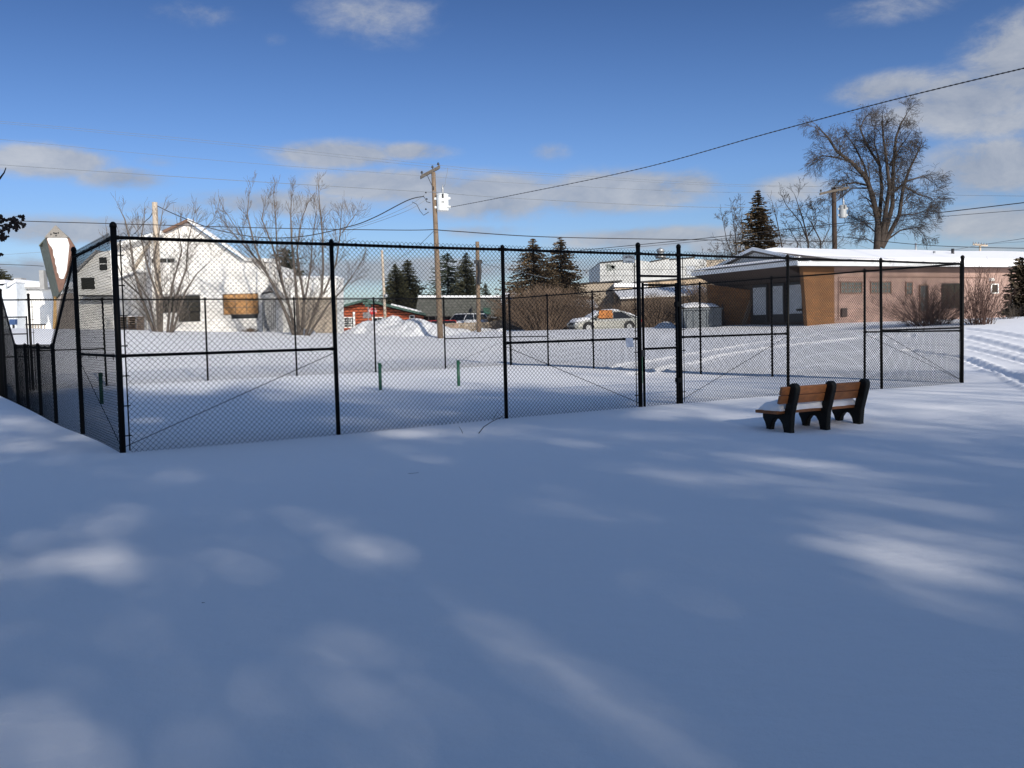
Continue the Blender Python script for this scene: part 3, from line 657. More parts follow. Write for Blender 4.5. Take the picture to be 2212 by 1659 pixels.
big_limbs = [
 ([(1310,1330),(1305,1100),(1315,900),(1275,720),(1230,580),(1120,460),(1010,380),(940,270),(880,210)], .42, .05),
 ([(1262,680),(1210,480),(1140,340),(1105,290)], .15, .05), ([(1320,900),(1342,650),(1325,480),(1235,340),(1180,210),(1215,135)], .22, .05),
 ([(1330,1080),(1365,860),(1398,640),(1372,420),(1350,260),(1345,150)], .30, .05), ([(1340,1080),(1420,780),(1425,500),(1445,280),(1480,180),(1530,95)], .28, .035),
 ([(1345,1090),(1470,850),(1500,640),(1550,500),(1600,400),(1630,330)], .24, .04), ([(1400,700),(1520,600),(1650,560),(1720,610)], .13, .03),
 ([(1235,630),(1150,610),(1060,620),(990,680)], .12, .03), ([(1240,650),(1120,650),(1040,720),(990,760)], .09, .03), ([(1120,460),(1000,420),(900,410),(840,440)], .09, .03),
 ([(1355,1050),(1480,960),(1600,940),(1650,990)], .10, .03), ([(1300,980),(1230,920),(1180,880)], .08, .03), ([(1510,640),(1620,700),(1700,720),(1740,760)], .10, .03),
 ([(1290,1060),(1210,1010),(1170,1000)], .06, .02), ([(1480,850),(1600,840),(1690,800)], .09, .03), ([(1400,480),(1470,360),(1540,260)], .10, .03), ([(1330,480),(1290,330),(1290,200)], .10, .03)]
limb_tree('giant_tree', base_g, [(rc(p), a, b) for p, a, b in big_limbs], 72, 2.4, dict(PG, dens=2.1), 3,
          'giant bare multi-limbed tree rising behind the snowy roof on the right', TWIG, BARK)
PS = dict(depth=3, seg=4, wander=.13, up=[.1, .1, .08, .06], kids=[6, 4, 3], ratio=(.55, .9), angle=(14, 38), rmin=.0065, dens=2.6, len=(.8, 1.8), start=.15)
def r2(pts): return [((700 + .3617 * a) / 1.852, (750 + .3617 * b) / 1.852) for a, b in pts]
def r1(pts): return [(.3617 * a / 1.852, (750 + .3617 * b) / 1.852) for a, b in pts]
lb = r2([(1350, 1590)])[0]
limb_tree('bare_tree', lb, [(r2(p), a, b) for p, a, b in [
 ([(1340,1590),(1230,1400),(1120,1150),(960,850),(870,600),(800,300),(820,80)], .20, .03), ([(1350,1590),(1270,1330),(1180,1050),(1080,650),(960,350),(1000,150)], .17, .03),
 ([(1370,1590),(1350,1300),(1330,1000),(1290,600),(1280,300),(1290,60)], .20, .03), ([(1390,1590),(1430,1250),(1380,950),(1350,700),(1400,350),(1480,150)], .18, .03),
 ([(1410,1590),(1620,1180),(1640,900),(1630,500),(1600,200),(1590,30)], .16, .03), ([(1420,1590),(1700,1290),(1840,1150),(1960,980),(2080,800)], .14, .02),
 ([(1640,1180),(1780,850),(1830,500),(1840,250)], .12, .03), ([(1440,1240),(1500,900),(1520,600),(1560,300)], .10, .03), ([(1100,1080),(900,800),(720,520),(560,270)], .10, .02),
 ([(1200,1100),(1130,700),(1110,300),(1090,60)], .10, .03), ([(1850,500),(1960,350),(2030,250)], .06, .02), ([(960,850),(760,640),(620,480),(560,400)], .08, .02)]], 54, 2.6, PS, 8,
 'wide bare multi-stemmed tree in front of the low white wing', TWIGL, TWIGL)
lb = r1([(1740, 1590)])[0]
limb_tree('bare_tree', lb, [(r1(p), a, b) for p, a, b in [
 ([(1730,1590),(1560,1200),(1480,900),(1440,600),(1380,350),(1320,230)], .18, .03), ([(1740,1590),(1650,1250),(1500,1000),(1420,780)], .12, .03),
 ([(1760,1590),(1740,1200),(1640,900),(1560,560),(1600,330)], .16, .03), ([(1780,1590),(1790,1200),(1700,800),(1760,500),(1800,250)], .18, .03),
 ([(1870,1590),(1950,1200),(2060,900),(2080,600),(2140,350)], .16, .03), ([(1880,1590),(2050,1150),(2180,950),(2350,800)], .14, .02), ([(1840,1590),(1900,1100),(2010,700),(1960,400)], .14, .03),
 ([(1560,1200),(1350,1000),(1250,700),(1180,480)], .08, .02), ([(2080,640),(2240,480),(2400,320)], .06, .02)]], 52, 2.2, dict(PS, dens=2.1), 11,
 'bare multi-stemmed tree in front of the white gabled building, left of the wide one', TWIGL, TWIGL)
PM = dict(depth=3, seg=4, wander=.18, up=[.06, .05, .03, .02], kids=[6, 5, 4], ratio=(.5, .8), angle=(25, 60), rmin=.011, dens=2.1, len=(.9, 2.0), start=.15)
limb_tree('bare_tree', (1590, 640), [([(1590,640),(1592,560),(1588,500),(1580,450)], .14, .03), ([(1592,580),(1570,520),(1560,470)], .09, .02), ([(1592,570),(1605,510),(1600,450)], .09, .02), ([(1590,590),(1560,560),(1545,540)], .06, .02)],
          76, 2, PM, 21, 'bare tree showing left of the big spruce', TWIG, BARK)
limb_tree('bare_tree', (1740, 640), [(rc(p), a, b) for p, a, b in [([(790,1300),(800,1050),(740,900),(640,780),(600,700)], .14, .03), ([(800,1050),(760,880),(720,760),(700,700)], .12, .03), ([(900,1300),(890,1040),(830,920),(790,860)], .14, .03),
          ([(900,1060),(960,940),(940,850)], .07, .02), ([(720,1300),(720,1050),(660,950),(640,900)], .08, .02), ([(800,1000),(860,900),(850,800)], .08, .02), ([(600,1300),(605,1080),(570,900),(540,780)], .13, .03)]],
          74, 2, dict(PM, dens=1.6), 22, 'bare tree between the big spruce and the right utility pole', TWIG, BARK)
limb_tree('bare_tree', (1520, 640), [([(1524,640),(1522,580),(1518,550)], .07, .02), ([(1524,600),(1535,570),(1538,555)], .05, .02)], 92, 1.5, dict(PM, dens=1.0, len=(.8, 1.5)), 23, 'small faint bare tree left of the snowy gable', TWIG, TWIG)

def spruce(px, top, bot, halfw, Y, seed, label, m_, name='spruce_tree', group='evergreens behind the buildings', dens=1.0, shape=.8, gap=0.0, bare=.04):
    rng = random.Random(seed); b = at(px, bot, Y); t = at(px, top, Y); z0 = min(b.z, gz(b.x, Y)); H = t.z - z0; Rm = halfw * 1.65 * Y / F_PX
    root = empty(name, (b.x, Y, z0), label, 'tree', group)
    MB().tube([(b.x, Y, z0 - .4), (b.x, Y, z0 + H * .97)], [H * .018, .02], 8).build('trunk', BARK, root, smooth=True)
    mb = MB(); z = H * bare; k = 0; step = max(.15, H / 60)
    while z < H * .995:
        f = (z / H); rad = Rm * (1 - f) ** shape * (1.0) + .06; nb_ = max(8, int((11 + 20 * (1 - f)) * dens))
        wl = rng.uniform(.78, 1.08)
        for i in range(nb_):
            if rng.random() < gap: continue
            a = rng.uniform(0, 6.283); L = rad * wl * rng.uniform(.6, 1.12); dr = rng.uniform(.12, .38) * L
            sz = .19 * max(1, H / 11); n = max(2, int(L / sz * 1.5) + 1)
            for j in range(n):
                s_ = (j + rng.random()) / n; s_ = s_ ** .8
                cx, cy = b.x + math.cos(a) * L * s_, Y + math.sin(a) * L * s_; cz = z0 + z - dr * s_ * s_ + .10 * L * s_ ** 4 * 2
                w = sz * rng.uniform(.6, 1.2) * (1.15 - .5 * s_)
                d1 = Vector((math.cos(a), math.sin(a), rng.uniform(-.5, .2))).normalized(); d2 = Vector((-math.sin(a) * .8, math.cos(a) * .8, rng.uniform(-1.1, 1.1))).normalized()
                cc = Vector((cx, cy, cz)); l_ = w * rng.uniform(.9, 1.7)
                mb.add([cc - d1 * l_ * .5 - d2 * w * .35, cc - d1 * l_ * .1 + d2 * w * .5 + Vector((0, 0, -.04)), cc + d1 * l_ * .7, cc - d1 * l_ * .1 - d2 * w * .5], [(0, 3, 2, 1)])
        z += step * rng.uniform(.75, 1.2)
    mb.build('crown', m_, root); return root
spruce(1640, 408, 700, 62, 70, 1, 'big dark brown-green spruce behind the white gable of the low building', SPRB, dens=1.5)
spruce(1155, 515, 705, 78, 76, 2, 'tall narrow-topped spruce, left of the pair behind the brown thicket', SPRB, dens=1.1, gap=.15)
spruce(1214, 511, 705, 70, 78, 3, 'tall narrow-topped spruce, right of the pair behind the brown thicket', SPRB, dens=1.1, gap=.15)
spruce(857, 570, 705, 38, 110, 4, 'dark broad spruce, left one of the touching pair beyond the red cabin', SPR, dens=1.3, shape=.7)
spruce(884, 560, 705, 44, 114, 5, 'dark broad spruce, right one of the touching pair beyond the red cabin', SPR, dens=1.3, shape=.7)
spruce(970, 545, 705, 44, 110, 6, 'ragged open pine just right of the main utility pole', PINE, 'pine_tree', dens=.9, shape=.45, gap=.3, bare=.25)
spruce(1010, 545, 705, 42, 106, 7, 'dark conical spruce between the two poles above the shingled storefront', SPR, dens=1.2, shape=.75)
spruce(1051, 612, 705, 20, 112, 8, 'small dark spruce right of the plain pole', SPR, dens=1.0)
spruce(620, 535, 705, 55, 100, 9, 'dark pine crown showing behind the wide bare tree', PINE, 'pine_tree', dens=1.1, shape=.5, gap=.1, bare=.2)
spruce(2, 577, 715, 52, 95, 10, 'dark pine at the far left edge behind the low white building', SPR, 'pine_tree', dens=1.2, shape=.5)
# brown thickets
def thicket(name, px0, px1, bot, top, Y, n, seed, label, m_, cat='shrub', depth=2.5, vertical=False, r=.012, twigs=3, group=None, lean=.5):
    rng = random.Random(seed); a, b = at(px0, bot, Y), at(px1, bot, Y); H = at((px0 + px1) / 2, top, Y).z - a.z; cx = (a.x + b.x) / 2; wd = (b.x - a.x)
    zc = gz(cx, Y)
    o_ = MB()
    for i in range(n):
        u = rng.gauss(0, .28); u = max(-.5, min(.5, u)); x = cx + u * wd * (.35 if not vertical else .25); y = Y + rng.uniform(-.5, .5) * depth; z = gz(x, y) - .1
        dx = u * wd * lean * 1.2 + rng.gauss(0, wd * .08); L = H * rng.uniform(.55, 1.08) * (1 - .45 * abs(u) * 1.2)
        p = Vector((x, y, z)); pts = [p]; nseg = 5
        for k in range(1, nseg + 1):
            f = k / nseg; pts.append(Vector((x + dx * f ** 1.1 + rng.gauss(0, .04), y + rng.gauss(0, .06) + rng.uniform(-.2, .2) * f, z + L * f ** .9)))
        o_.tube(pts, [r * (1 - .6 * k / nseg) for k in range(nseg + 1)], 3, cap=False)
        for _ in range(twigs):
            k = rng.randrange(1, nseg); q = pts[k]; d = Vector((rng.gauss(0, .6), rng.gauss(0, .6), 1.0)).normalized(); L2 = L * rng.uniform(.12, .35)
            o_.tube([q, q + d * L2 * .5, q + (d + Vector((rng.gauss(0, .2), 0, .2))).normalized() * L2], [r * .5, r * .45, r * .3], 3, cap=False)
    o = o_.build(name, m_, loc=(cx, Y, zc)); tag(o, label, cat, group); return o
BRN = mat('brown_thicket_bark', (.145, .10, .068), .9, .25, 1)
thicket('thicket', 1085, 1262, 706, 604, 68, 900, 31, 'tall dense brown thicket left of the snowy sedan', BRN, 'thicket', 5, r=.016, twigs=5, lean=.75)
thicket('thicket', 1195, 1300, 706, 628, 70, 600, 32, 'lower brown thicket just behind the front of the sedan', BRN, 'thicket', 3, r=.014, twigs=4, lean=.8)
thicket('thicket', 1345, 1480, 704, 628, 69, 900, 33, 'dark brown thicket between sedan and dumpster', BRN, 'thicket', 3, r=.014, twigs=4, lean=.8)
thicket('thicket', 1465, 1600, 702, 600, 67, 900, 34, 'thin brown thicket rising behind the dumpster', BRN, 'thicket', 3, r=.012, twigs=4, lean=.8)
thicket('shrub', 1925, 2085, 691, 590, 43.5, 230, 35, 'wide leafless shrub behind the fence corner, against the pink wall', REDTW, 'shrub', 2.0, r=.011, twigs=5, lean=1.0)
thicket('shrub', 2070, 2165, 694, 560, 41, 130, 36, 'upright leafless shrub right of the fence corner, in front of the small framed window', REDTW, 'shrub', 1.2, r=.012, twigs=3, lean=1.1)
thicket('shrub', 2140, 2212, 690, 640, 43, 60, 37, 'thin sparse shrub at the pink building door', TWIG, 'shrub', 1.0, r=.008, twigs=2, lean=1.0)
jm = mat('juniper', (.06, .045, .025), .9, .4, 2)
spruce(2206, 552, 690, 26, 47, 12, 'brown-green juniper bush at the right edge', jm, 'juniper_bush', None, dens=1.6, shape=.35)

# ------------------------------------------------------------------ snow piles
def mound(name, parts, label, seed):
    """parts: (px, top_py, half width px, Y, half depth m)"""
    rng = np.random.RandomState(seed); info = []
    for (px, top, hw, Y, hd) in parts:
        p = at(px, top, Y); info.append((p.x, Y, p.z, hw * Y / F_PX, hd))
    x0 = min(i[0] - i[3] * 2.2 for i in info); x1 = max(i[0] + i[3] * 2.2 for i in info); y0 = min(i[1] - i[4] * 2.2 for i in info); y1 = max(i[1] + i[4] * 2.2 for i in info)
    nx, ny = 170, 80; X, Yg = np.meshgrid(np.linspace(x0, x1, nx), np.linspace(y0, y1, ny)); G = T(X, Yg); Z = G - .12
    ph = rng.uniform(0, 6.28, (12, 2)); fr_ = rng.uniform(.8, 5, 12)
    nzv = sum(np.sin(X * f * math.cos(p[0]) + Yg * f * math.sin(p[0]) + p[1]) / (1 + f) for f, p in zip(fr_, ph)) * .20
    lump = rng.uniform(-1, 1, X.shape) * .07
    for (cx, cy, cz, hw, hd) in info:
        q = ((X - cx) / hw) ** 2 + ((Yg - cy) / hd) ** 2
        hh = (cz - float(T(cx, cy))); e = np.clip(1 - q ** .62 * .62, 0, 1)
        Z = np.maximum(Z, G - .12 + (hh + .12) * e ** 1.0 + (nzv + lump) * np.clip(e * 3, 0, 1))
    V = np.stack([X, Yg, Z], -1).reshape(-1, 3); i = np.arange(ny - 1)[:, None] * nx; j = np.arange(nx - 1)[None]
    Fc = np.stack([i + j, i + j + 1, i + nx + j + 1, i + nx + j], -1).reshape(-1, 4)
    o = build_np(name, V, Fc, SNOWR, loc=(info[0][0], info[0][1], float(T(info[0][0], info[0][1]))), smooth=True); tag(o, label, 'snow pile', 'ploughed snow piles'); return o
mound('snow_pile', [(845, 679, 44, 61, 3.2), (806, 697, 50, 62, 3), (902, 694, 74, 60, 3.2)], 'big ploughed snow pile in front of the red cabin', 1)
mound('snow_pile', [(990, 707, 26, 63, 2), (1060, 708, 30, 67, 1.6)], 'low snow bank by the tan picket fence', 2)
mound('snow_pile', [(655, 711, 18, 56, 1.2)], 'small heap of snow at the foot of the wide bare tree', 3)
mound('snow_pile', [(1438, 697, 20, 59, 1.2)], 'low snow heap left of the dumpster', 4)

# ------------------------------------------------------------------ buildings
def rect_on(px0, py0, px1, py1, Y):
    c_ = at((px0 + px1) / 2, (py0 + py1) / 2, Y); w = (px1 - px0) * Y / F_PX / 2; h = (py1 - py0) * Y / F_PX / 2; return c_, w, h
def win(root, px0, py0, px1, py1, Y, glass=GLASSD, frame=WHITE, mul=(2, 2), fw=.06, name='window', depth=.05):
    """frame of bars standing proud of the wall at y=Y, pane just in front of the wall"""
    c_, w, h = rect_on(px0, py0, px1, py1, Y); b = MB(); y0, y1 = Y - depth, Y + .02
    b.box(c_.x - w - fw, y0, c_.z - h - fw, c_.x - w, y1, c_.z + h + fw); b.box(c_.x + w, y0, c_.z - h - fw, c_.x + w + fw, y1, c_.z + h + fw)
    b.box(c_.x - w, y0, c_.z + h, c_.x + w, y1, c_.z + h + fw); b.box(c_.x - w, y0, c_.z - h - fw, c_.x + w, y1, c_.z - h)
    f = b.build(name, frame, root)
    MB().box(c_.x - w + .002, Y - .02, c_.z - h + .002, c_.x + w - .002, Y + .01, c_.z + h - .002).build('pane', glass, f)
    if mul[0] > 1 or mul[1] > 1:
        b = MB(); t = .022
        for i in range(1, mul[0]): x = c_.x - w + 2 * w * i / mul[0]; b.box(x - t, y0 + .012, c_.z - h + .004, x + t, Y - .022, c_.z + h - .004)
        for i in range(1, mul[1]): z = c_.z - h + 2 * h * i / mul[1]; b.box(c_.x - w + .004, y0 + .009, z - t, c_.x + w - .004, Y - .0215, z + t)
        b.build('glazing_bar', frame, f)
    return f
def facade(root, name, pts, Y, depth, m_, drop=True):
    lp = [at(x, y, Y) for x, y in pts]
    if drop:
        zmin = min(p.z for p in lp)
        for p in lp:
            if p.z < zmin + .35: p.z = zmin - 1.2
    return MB().prism(lp, (0, depth, 0)).build(name, m_, root)
def strip(root, name, pa, pb, Y, depth, th, m_, up=0, back=0):   # a board or band of snow between two pixels, running `depth` back
    a, b = at(pa[0], pa[1], Y), at(pb[0], pb[1], Y); z = Vector((0, 0, th)); u = Vector((0, 0, up)); bk = Vector((0, depth, back))
    return MB().add([a + u, b + u, b + u + z, a + u + z, a + u + bk, b + u + bk, b + u + z + bk, a + u + z + bk], [(0, 1, 2, 3), (5, 4, 7, 6), (4, 0, 3, 7), (1, 5, 6, 2), (3, 2, 6, 7), (4, 5, 1, 0)]).build(name, m_, root)

# white gabled building
YB = 60.0
o = at(420, 716, YB)
wb = empty('white_building', (o.x, YB, o.z), 'large white gabled building with a black window and an orange boarded window', 'building')
facade(wb, 'wall', [(250,715),(250,537),(322,518),(348,507),(404,481),(524,562),(598,566),(598,715)], YB, .5, WHITEW)
facade(wb, 'rear_wall', [(252,715),(252,572),(596,572),(596,715)], YB + .51, 5, WHITE)
strip(wb, 'roof_edge', (346,505), (405,477), YB - .4, 1.0, .14, mat('brown_roof_edge', (.16, .09, .06), .8, .2, 3))
strip(wb, 'roof_edge', (405,477), (526,560), YB - .4, 1.0, .16, WHITE)
strip(wb, 'eave', (245,534), (348,506), YB - .7, 1.4, .22, WHITE)
strip(wb, 'roof_snow', (405,474), (526,557), YB - .35, .9, .08, SNOW)
strip(wb, 'parapet', (522,563), (599.5,566), YB - .2, .8, .2, WHITE)
strip(wb, 'rake_board', (278,602), (322,525), YB - .35, .3, .22, BEIGE)
facade(wb, 'shade_grey_panel', [(253,715),(253,602),(296,584),(300,600),(300,715)], YB - 1.2, 1.3, GREYW)  # grey colour stands in for the shade on a recessed wall
strip(wb, 'porch_roof', (250,602), (299,584), YB - 1.6, 1.8, .10, WHITE)
facade(wb, 'side_wing', [(163,715),(166,590),(205,548),(250,538),(250,715)], YB + .8, 9, WHITE)
strip(wb, 'wing_roof', (160,592), (207,545), YB + .5, 9, .16, GREYW)
win(wb, 176, 600, 205, 625, YB + .8, mul=(1, 1)); win(wb, 215, 556, 232, 584, YB + .8, mul=(1, 2))
strip(wb, 'awning', (170,640), (245,640), YB - .1, .9, .08, DARK)
for x0, x1 in ((328.5, 343), (345, 360), (362, 377)): win(wb, x0, 559, x1, 567, YB, frame=GREYW, mul=(1, 1), fw=.03)
c_, w, h = rect_on(397, 503, 409, 511, YB); b = MB()
for k in range(5): b.box(c_.x - w, YB - .06, c_.z - h + 2 * h * k / 5, c_.x + w, YB + .01, c_.z - h + 2 * h * (k + .55) / 5)
b.build('gable_vent', WHITE, wb)
win(wb, 354, 641, 431, 673, YB, mul=(3, 3), frame=DARK, fw=.05)
win(wb, 388, 675, 431, 693, YB, mul=(2, 1), frame=DARK, fw=.04)
strip(wb, 'lintel', (351,637), (434,637), YB - .12, .14, .05, GREYW)
f_ = win(wb, 484, 636, 557, 678, YB, glass=OSB, frame=mat('weathered_frame', (.20, .15, .11), .9, .2, 4), mul=(3, 3), fw=.05, name='boarded_window')
c_, w, h = rect_on(500, 679, 557, 688, YB); MB().box(c_.x - w, YB - .03, c_.z - h, c_.x + w, YB + .01, c_.z + h).build('window_gap', DARK, wb)
MB().tube([at(600, 640, YB - .3), at(596, 618, YB - .3), at(600, 612, YB - .3)], .03, 8).build('service_mast', DARK, wb, smooth=True)
facade(wb, 'low_wing', [(598.5,716),(598.5,601),(727,601),(727,716)], YB + .6, 2.5, WHITE)
facade(wb, 'wing_skirt', [(640,716),(640,642),(727,642),(727,716)], YB + .45, .14, BEIGE)
strip(wb, 'roof_snow', (598,600.5), (728,600.5), YB + .5, 2.6, .12, SNOW)
# entry enclosure with bars
eo = at(580, 716, YB - 1.5)
en = empty('entry_shed', (eo.x, eo.y, eo.z), 'small white gabled entry shed with vertical bars, right of the boarded window', 'shed')
facade(en, 'wall', [(566,716),(566,640),(582,622),(598,640),(598,716)], YB - 1.5, 1.45, mat('pale_grey_boards', (.5, .5, .5), .9, .15, 5))
strip(en, 'roof', (562,642), (582,619), YB - 1.8, 1.75, .10, GREYW); strip(en, 'roof', (582,619), (602,642), YB - 1.8, 1.75, .10, GREYW)
for k in range(7):
    x = 568 + k * 4.4; a, b2 = at(x, 714, YB - 1.55), at(x, 646, YB - 1.55); MB().tube([a, b2], .022, 6).build('bar', DARK, en)
MB().tube([at(566, 634, YB - 2.0), at(588, 630, YB - 2.0)], .06, 8).build('lamp_arm', DARK, en)
# stacked pallets
po = at(284, 715, 57.5); pal = empty('pallet_stack', (po.x, po.y, po.z), 'stack of brown wooden pallets against the white building, by the near corner post', 'pallets')
PALM = mat('pallet_wood', (.17, .12, .085), .9, .3, 6)
for k in range(6):
    a = at(263, 714 - k * 5, 57.5); w_ = 42 * 57.5 / F_PX; b = MB(); z = a.z
    b.box(a.x, 57, z + .09, a.x + w_, 58, z + .12)
    for i in range(3): b.box(a.x + i * (w_ - .1) / 2, 57.01, z, a.x + i * (w_ - .1) / 2 + .1, 57.99, z + .09)
    b.build('pallet', PALM, pal)
MB().box(po.x - .55, 57.1, at(284, 685, 57.5).z, po.x + .55, 57.9, at(284, 683, 57.5).z).build('top_snow', SNOW, pal)
# brush
thicket('brush_heap', 528, 553, 714, 700, 58, 120, 41, 'low dead brush heap against the white wall below the boarded window', BRN, 'brush', .6, r=.012, twigs=2, lean=.8)
thicket('brush_heap', 100, 120, 714, 694, 66, 0, 42, 'x', BRN) if False else None

# slanted tower
YT = 76.0
so_ = at(122, 700, YT)
tw = empty('slanted_tower', (so_.x, YT, so_.z), 'tall slanting tower with a white panel, green shingled side and pointed wooden top', 'tower')
SHG = mat('green_shingles', (.13, .145, .115), .9, .2, 3, .3, 8)
fr_l = [(100,513),(122,489),(150,513),(163,533),(150,585),(136,626),(128,633)]
Fp = [at(x, y, YT) for x, y in fr_l]; sh = at(85, 530, YT + 2.4) - at(100, 513, YT)
bot_shift = at(117, 655, YT + 2.4) - at(128, 633, YT)
Bk = [p + (sh if i < 4 else bot_shift) for i, p in enumerate(Fp)]
nF = len(Fp)
MB().add(Fp + Bk, [tuple(range(nF))[::-1], tuple(range(nF, 2 * nF))] + [(i, (i + 1) % nF, nF + (i + 1) % nF, nF + i) for i in range(nF)]).build('shaft', SHG, tw)
BRW = mat('brown_trim', (.17, .095, .07), .9, .15, 3)
MB().prism([p + Vector((0, -.06, 0)) for p in [at(x, y, YT) for x, y in [(100.5,513.5),(149.5,513.5),(162.5,533),(149.5,585),(136,625),(128.3,632)]]], (0, .055, 0)).build('trim_panel', BRW, tw)
MB().prism([p + Vector((0, -.13, 0)) for p in [at(x, y, YT) for x, y in [(104,515),(108,512.5),(143,512.5),(147,516),(151,530),(148,560),(145,585),(139,602),(134,603),(129.5,600),(128,592),(125,588),(124,577),(121,570),(120.5,560),(117,552),(116,540),(113,534),(110,531),(107,526),(104.5,520)]]], (0, .06, 0)).build('white_panel', mat('white_stucco', (.82, .80, .76), .8, .04, 2), tw)
MB().prism([p + Vector((0, -.20, 0)) for p in [at(x, y, YT) for x, y in [(98,513.5),(122,487),(150,513.5)]]], (0, .12, 0)).build('pointed_top', mat('grey_boards', (.26, .24, .215), .9, .25, 5, stretch=(6, 6, .6)), tw)
b = MB()
for (x, y) in [(116,503),(119,504),(122,504),(126,503),(110,506),(121,509)]:
    p = at(x, y, YT - .22); b.box(p.x - .05, p.y - .01, p.z - .05, p.x + .05, p.y + .01, p.z + .05)
b.build('nail_holes', DARK, tw)
strip(tw, 'roof_edge', (84,532), (101,513), YT + 1.2, 1.2, .1, SHG)
q = at(93, 605, YT + 2.6); MB().box(q.x - .16, q.y - .3, q.z - .78, q.x + .22, q.y + .3, q.z + .78).build('side_box', GREYW, tw)
facade(tw, 'support_post', [(111,712),(116,640),(123,650),(121,712)], YT + 1, .5, mat('orange_brown_wood', (.30, .19, .08), .9, .2, 3))
facade(tw, 'support_wall', [(122,712),(122,648),(133,634),(165,632),(165,712)], YT + .6, 3, mat('grey_plank', (.24, .21, .19), .9, .3, 3, stretch=(4, 4, .5)))

# low white building far left
YL = 84.0
o = at(60, 712, YL); lw = empty('low_white_building', (o.x, YL, o.z), 'low white building with snow on its roof at the left edge', 'building')
facade(lw, 'wall', [(36,712),(36,625),(112,625),(112,712)], YL, 8, WHITE)
strip(lw, 'fascia', (35,624), (113,624), YL - .35, 8.6, .24, GREYW); strip(lw, 'cornice', (35,620), (113,620), YL - .4, 8.6, .2, WHITE)
strip(lw, 'roof_snow', (44,619.5), (110,619.5), YL - .2, 8, .33, SNOW, back=.5)
q = at(39, 619, YL - .2); MB().box(q.x - .3, YL - .3, q.z - .2, q.x + .35, YL + .6, q.z + .75).build('chimney', GREYW, lw)
q = at(40, 630, YL); MB().box(q.x - .2, YL - .25, q.z - .12, q.x + .25, YL + .01, q.z + .1).build('flood_lamp', WHITE, lw)
facade(lw, 'stepped_wing', [(-30,712),(-30,617),(6,617),(12,613),(12,625),(20,622),(33,611),(35.5,613),(35.5,712)], YL - 1.8, 9, mat('shade_blue_siding', (.62, .66, .70), .8, .1, 3))  # bluish base colour paints in the shade on this side
strip(lw, 'wing_snow', (-30,614), (10,612), YL - 2, 8, .3, SNOW); strip(lw, 'wing_snow', (16,619), (34,609), YL - 2, 8, .25, SNOW)
win(lw, 68, 700, 92, 710, YL, glass=GREYW, mul=(4, 1), fw=.05)
ro = at(76, 712, YL - 4); rf = empty('rail_fence', (ro.x, ro.y, ro.z), 'low dark rail with pale posts in front of the low white building', 'fence')
MB().tube([at(55, 701, YL - 4), at(99, 701, YL - 4)], .06, 6).build('rail', DARK, rf)
for k in range(7):
    a = at(57 + k * 6.6, 713, YL - 4); t_ = at(57 + k * 6.6, 702, YL - 4); MB().tube([a, t_], .05, 6).build('rail_post', BEIGE, rf)
mo = at(29, 700, 70); mbx = empty('mailbox', (mo.x, 70, mo.z - .5), 'small dark blue box on a stand behind the far gate at the left', 'box')
MB().box(mo.x - .22, 69.8, mo.z - .05, mo.x + .22, 70.2, mo.z + .35).build('body', mat('blue_paint', (.04, .09, .22), .5), mbx, bevel=.05)
MB().box(mo.x - .06, 69.95, mo.z - 1.3, mo.x + .06, 70.05, mo.z - .05).build('stand', DARK, mbx)

# red log cabin
YR = 92.0
o = at(820, 705, YR); rcab = empty('log_cabin', (o.x, YR, o.z), 'red log building with a low green roof behind the big snow pile', 'building')
LOG = bpy.data.materials.new('red_logs'); LOG.use_nodes = True; t = LOG.node_tree; bs = t.nodes['Principled BSDF']; bs.inputs['Roughness'].default_value = .7
wvn = t.nodes.new('ShaderNodeTexWave'); wvn.bands_direction = 'Z'; wvn.inputs['Scale'].default_value = 1.15; wvn.inputs['Distortion'].default_value = .3
tcn_ = t.nodes.new('ShaderNodeTexCoord'); t.links.new(tcn_.outputs['Object'], wvn.inputs['Vector']); rp = t.nodes.new('ShaderNodeValToRGB')
rp.color_ramp.elements[0].color = (.16, .03, .012, 1); rp.color_ramp.elements[1].color = (.52, .12, .045, 1); rp.color_ramp.elements[1].position = .5
t.links.new(wvn.outputs[0], rp.inputs[0]); t.links.new(rp.outputs[0], bs.inputs['Base Color']); bmp = t.nodes.new('ShaderNodeBump'); bmp.inputs['Distance'].default_value = .1; t.links.new(wvn.outputs[0], bmp.inputs['Height']); t.links.new(bmp.outputs[0], bs.inputs['Normal'])
facade(rcab, 'wall', [(738,716),(738,664),(789,653),(900,680),(906,716)], YR, 12, LOG)
GRF = mat('green_metal_roof', (.06, .12, .095), .6, .15, 2)
strip(rcab, 'roof', (734,665), (789.5,650), YR - .9, 13, .2, GRF); strip(rcab, 'roof', (789.5,650), (906,679), YR - .9, 13, .2, GRF)
strip(rcab, 'roof_snow', (845,661), (902,675.5), YR + 2, 9, .25, SNOW)
win(rcab, 744, 687, 750, 706, YR, mul=(1, 4), fw=.1); win(rcab, 752.5, 687, 763, 706, YR, mul=(3, 4), fw=.1); win(rcab, 886, 682.5, 894, 688, YR, mul=(1, 1), fw=.08); win(rcab, 806, 687, 826, 700, YR, mul=(2, 1), fw=.1)
MB().box(*(lambda p: (p.x - .1, YR - .16, p.z - 2.2, p.x + .08, YR - .003, p.z))(at(765, 674, YR))).build('downspout', WHITE, rcab)
c_, w, h = rect_on(784, 675, 802, 687, YR - 2.2); MB().box(c_.x - w, c_.y, c_.z - h, c_.x + w, c_.y + .12, c_.z + h).build('porch_screen', mat('grey_screen', (.24, .22, .22), .9, .3, 4), rcab)

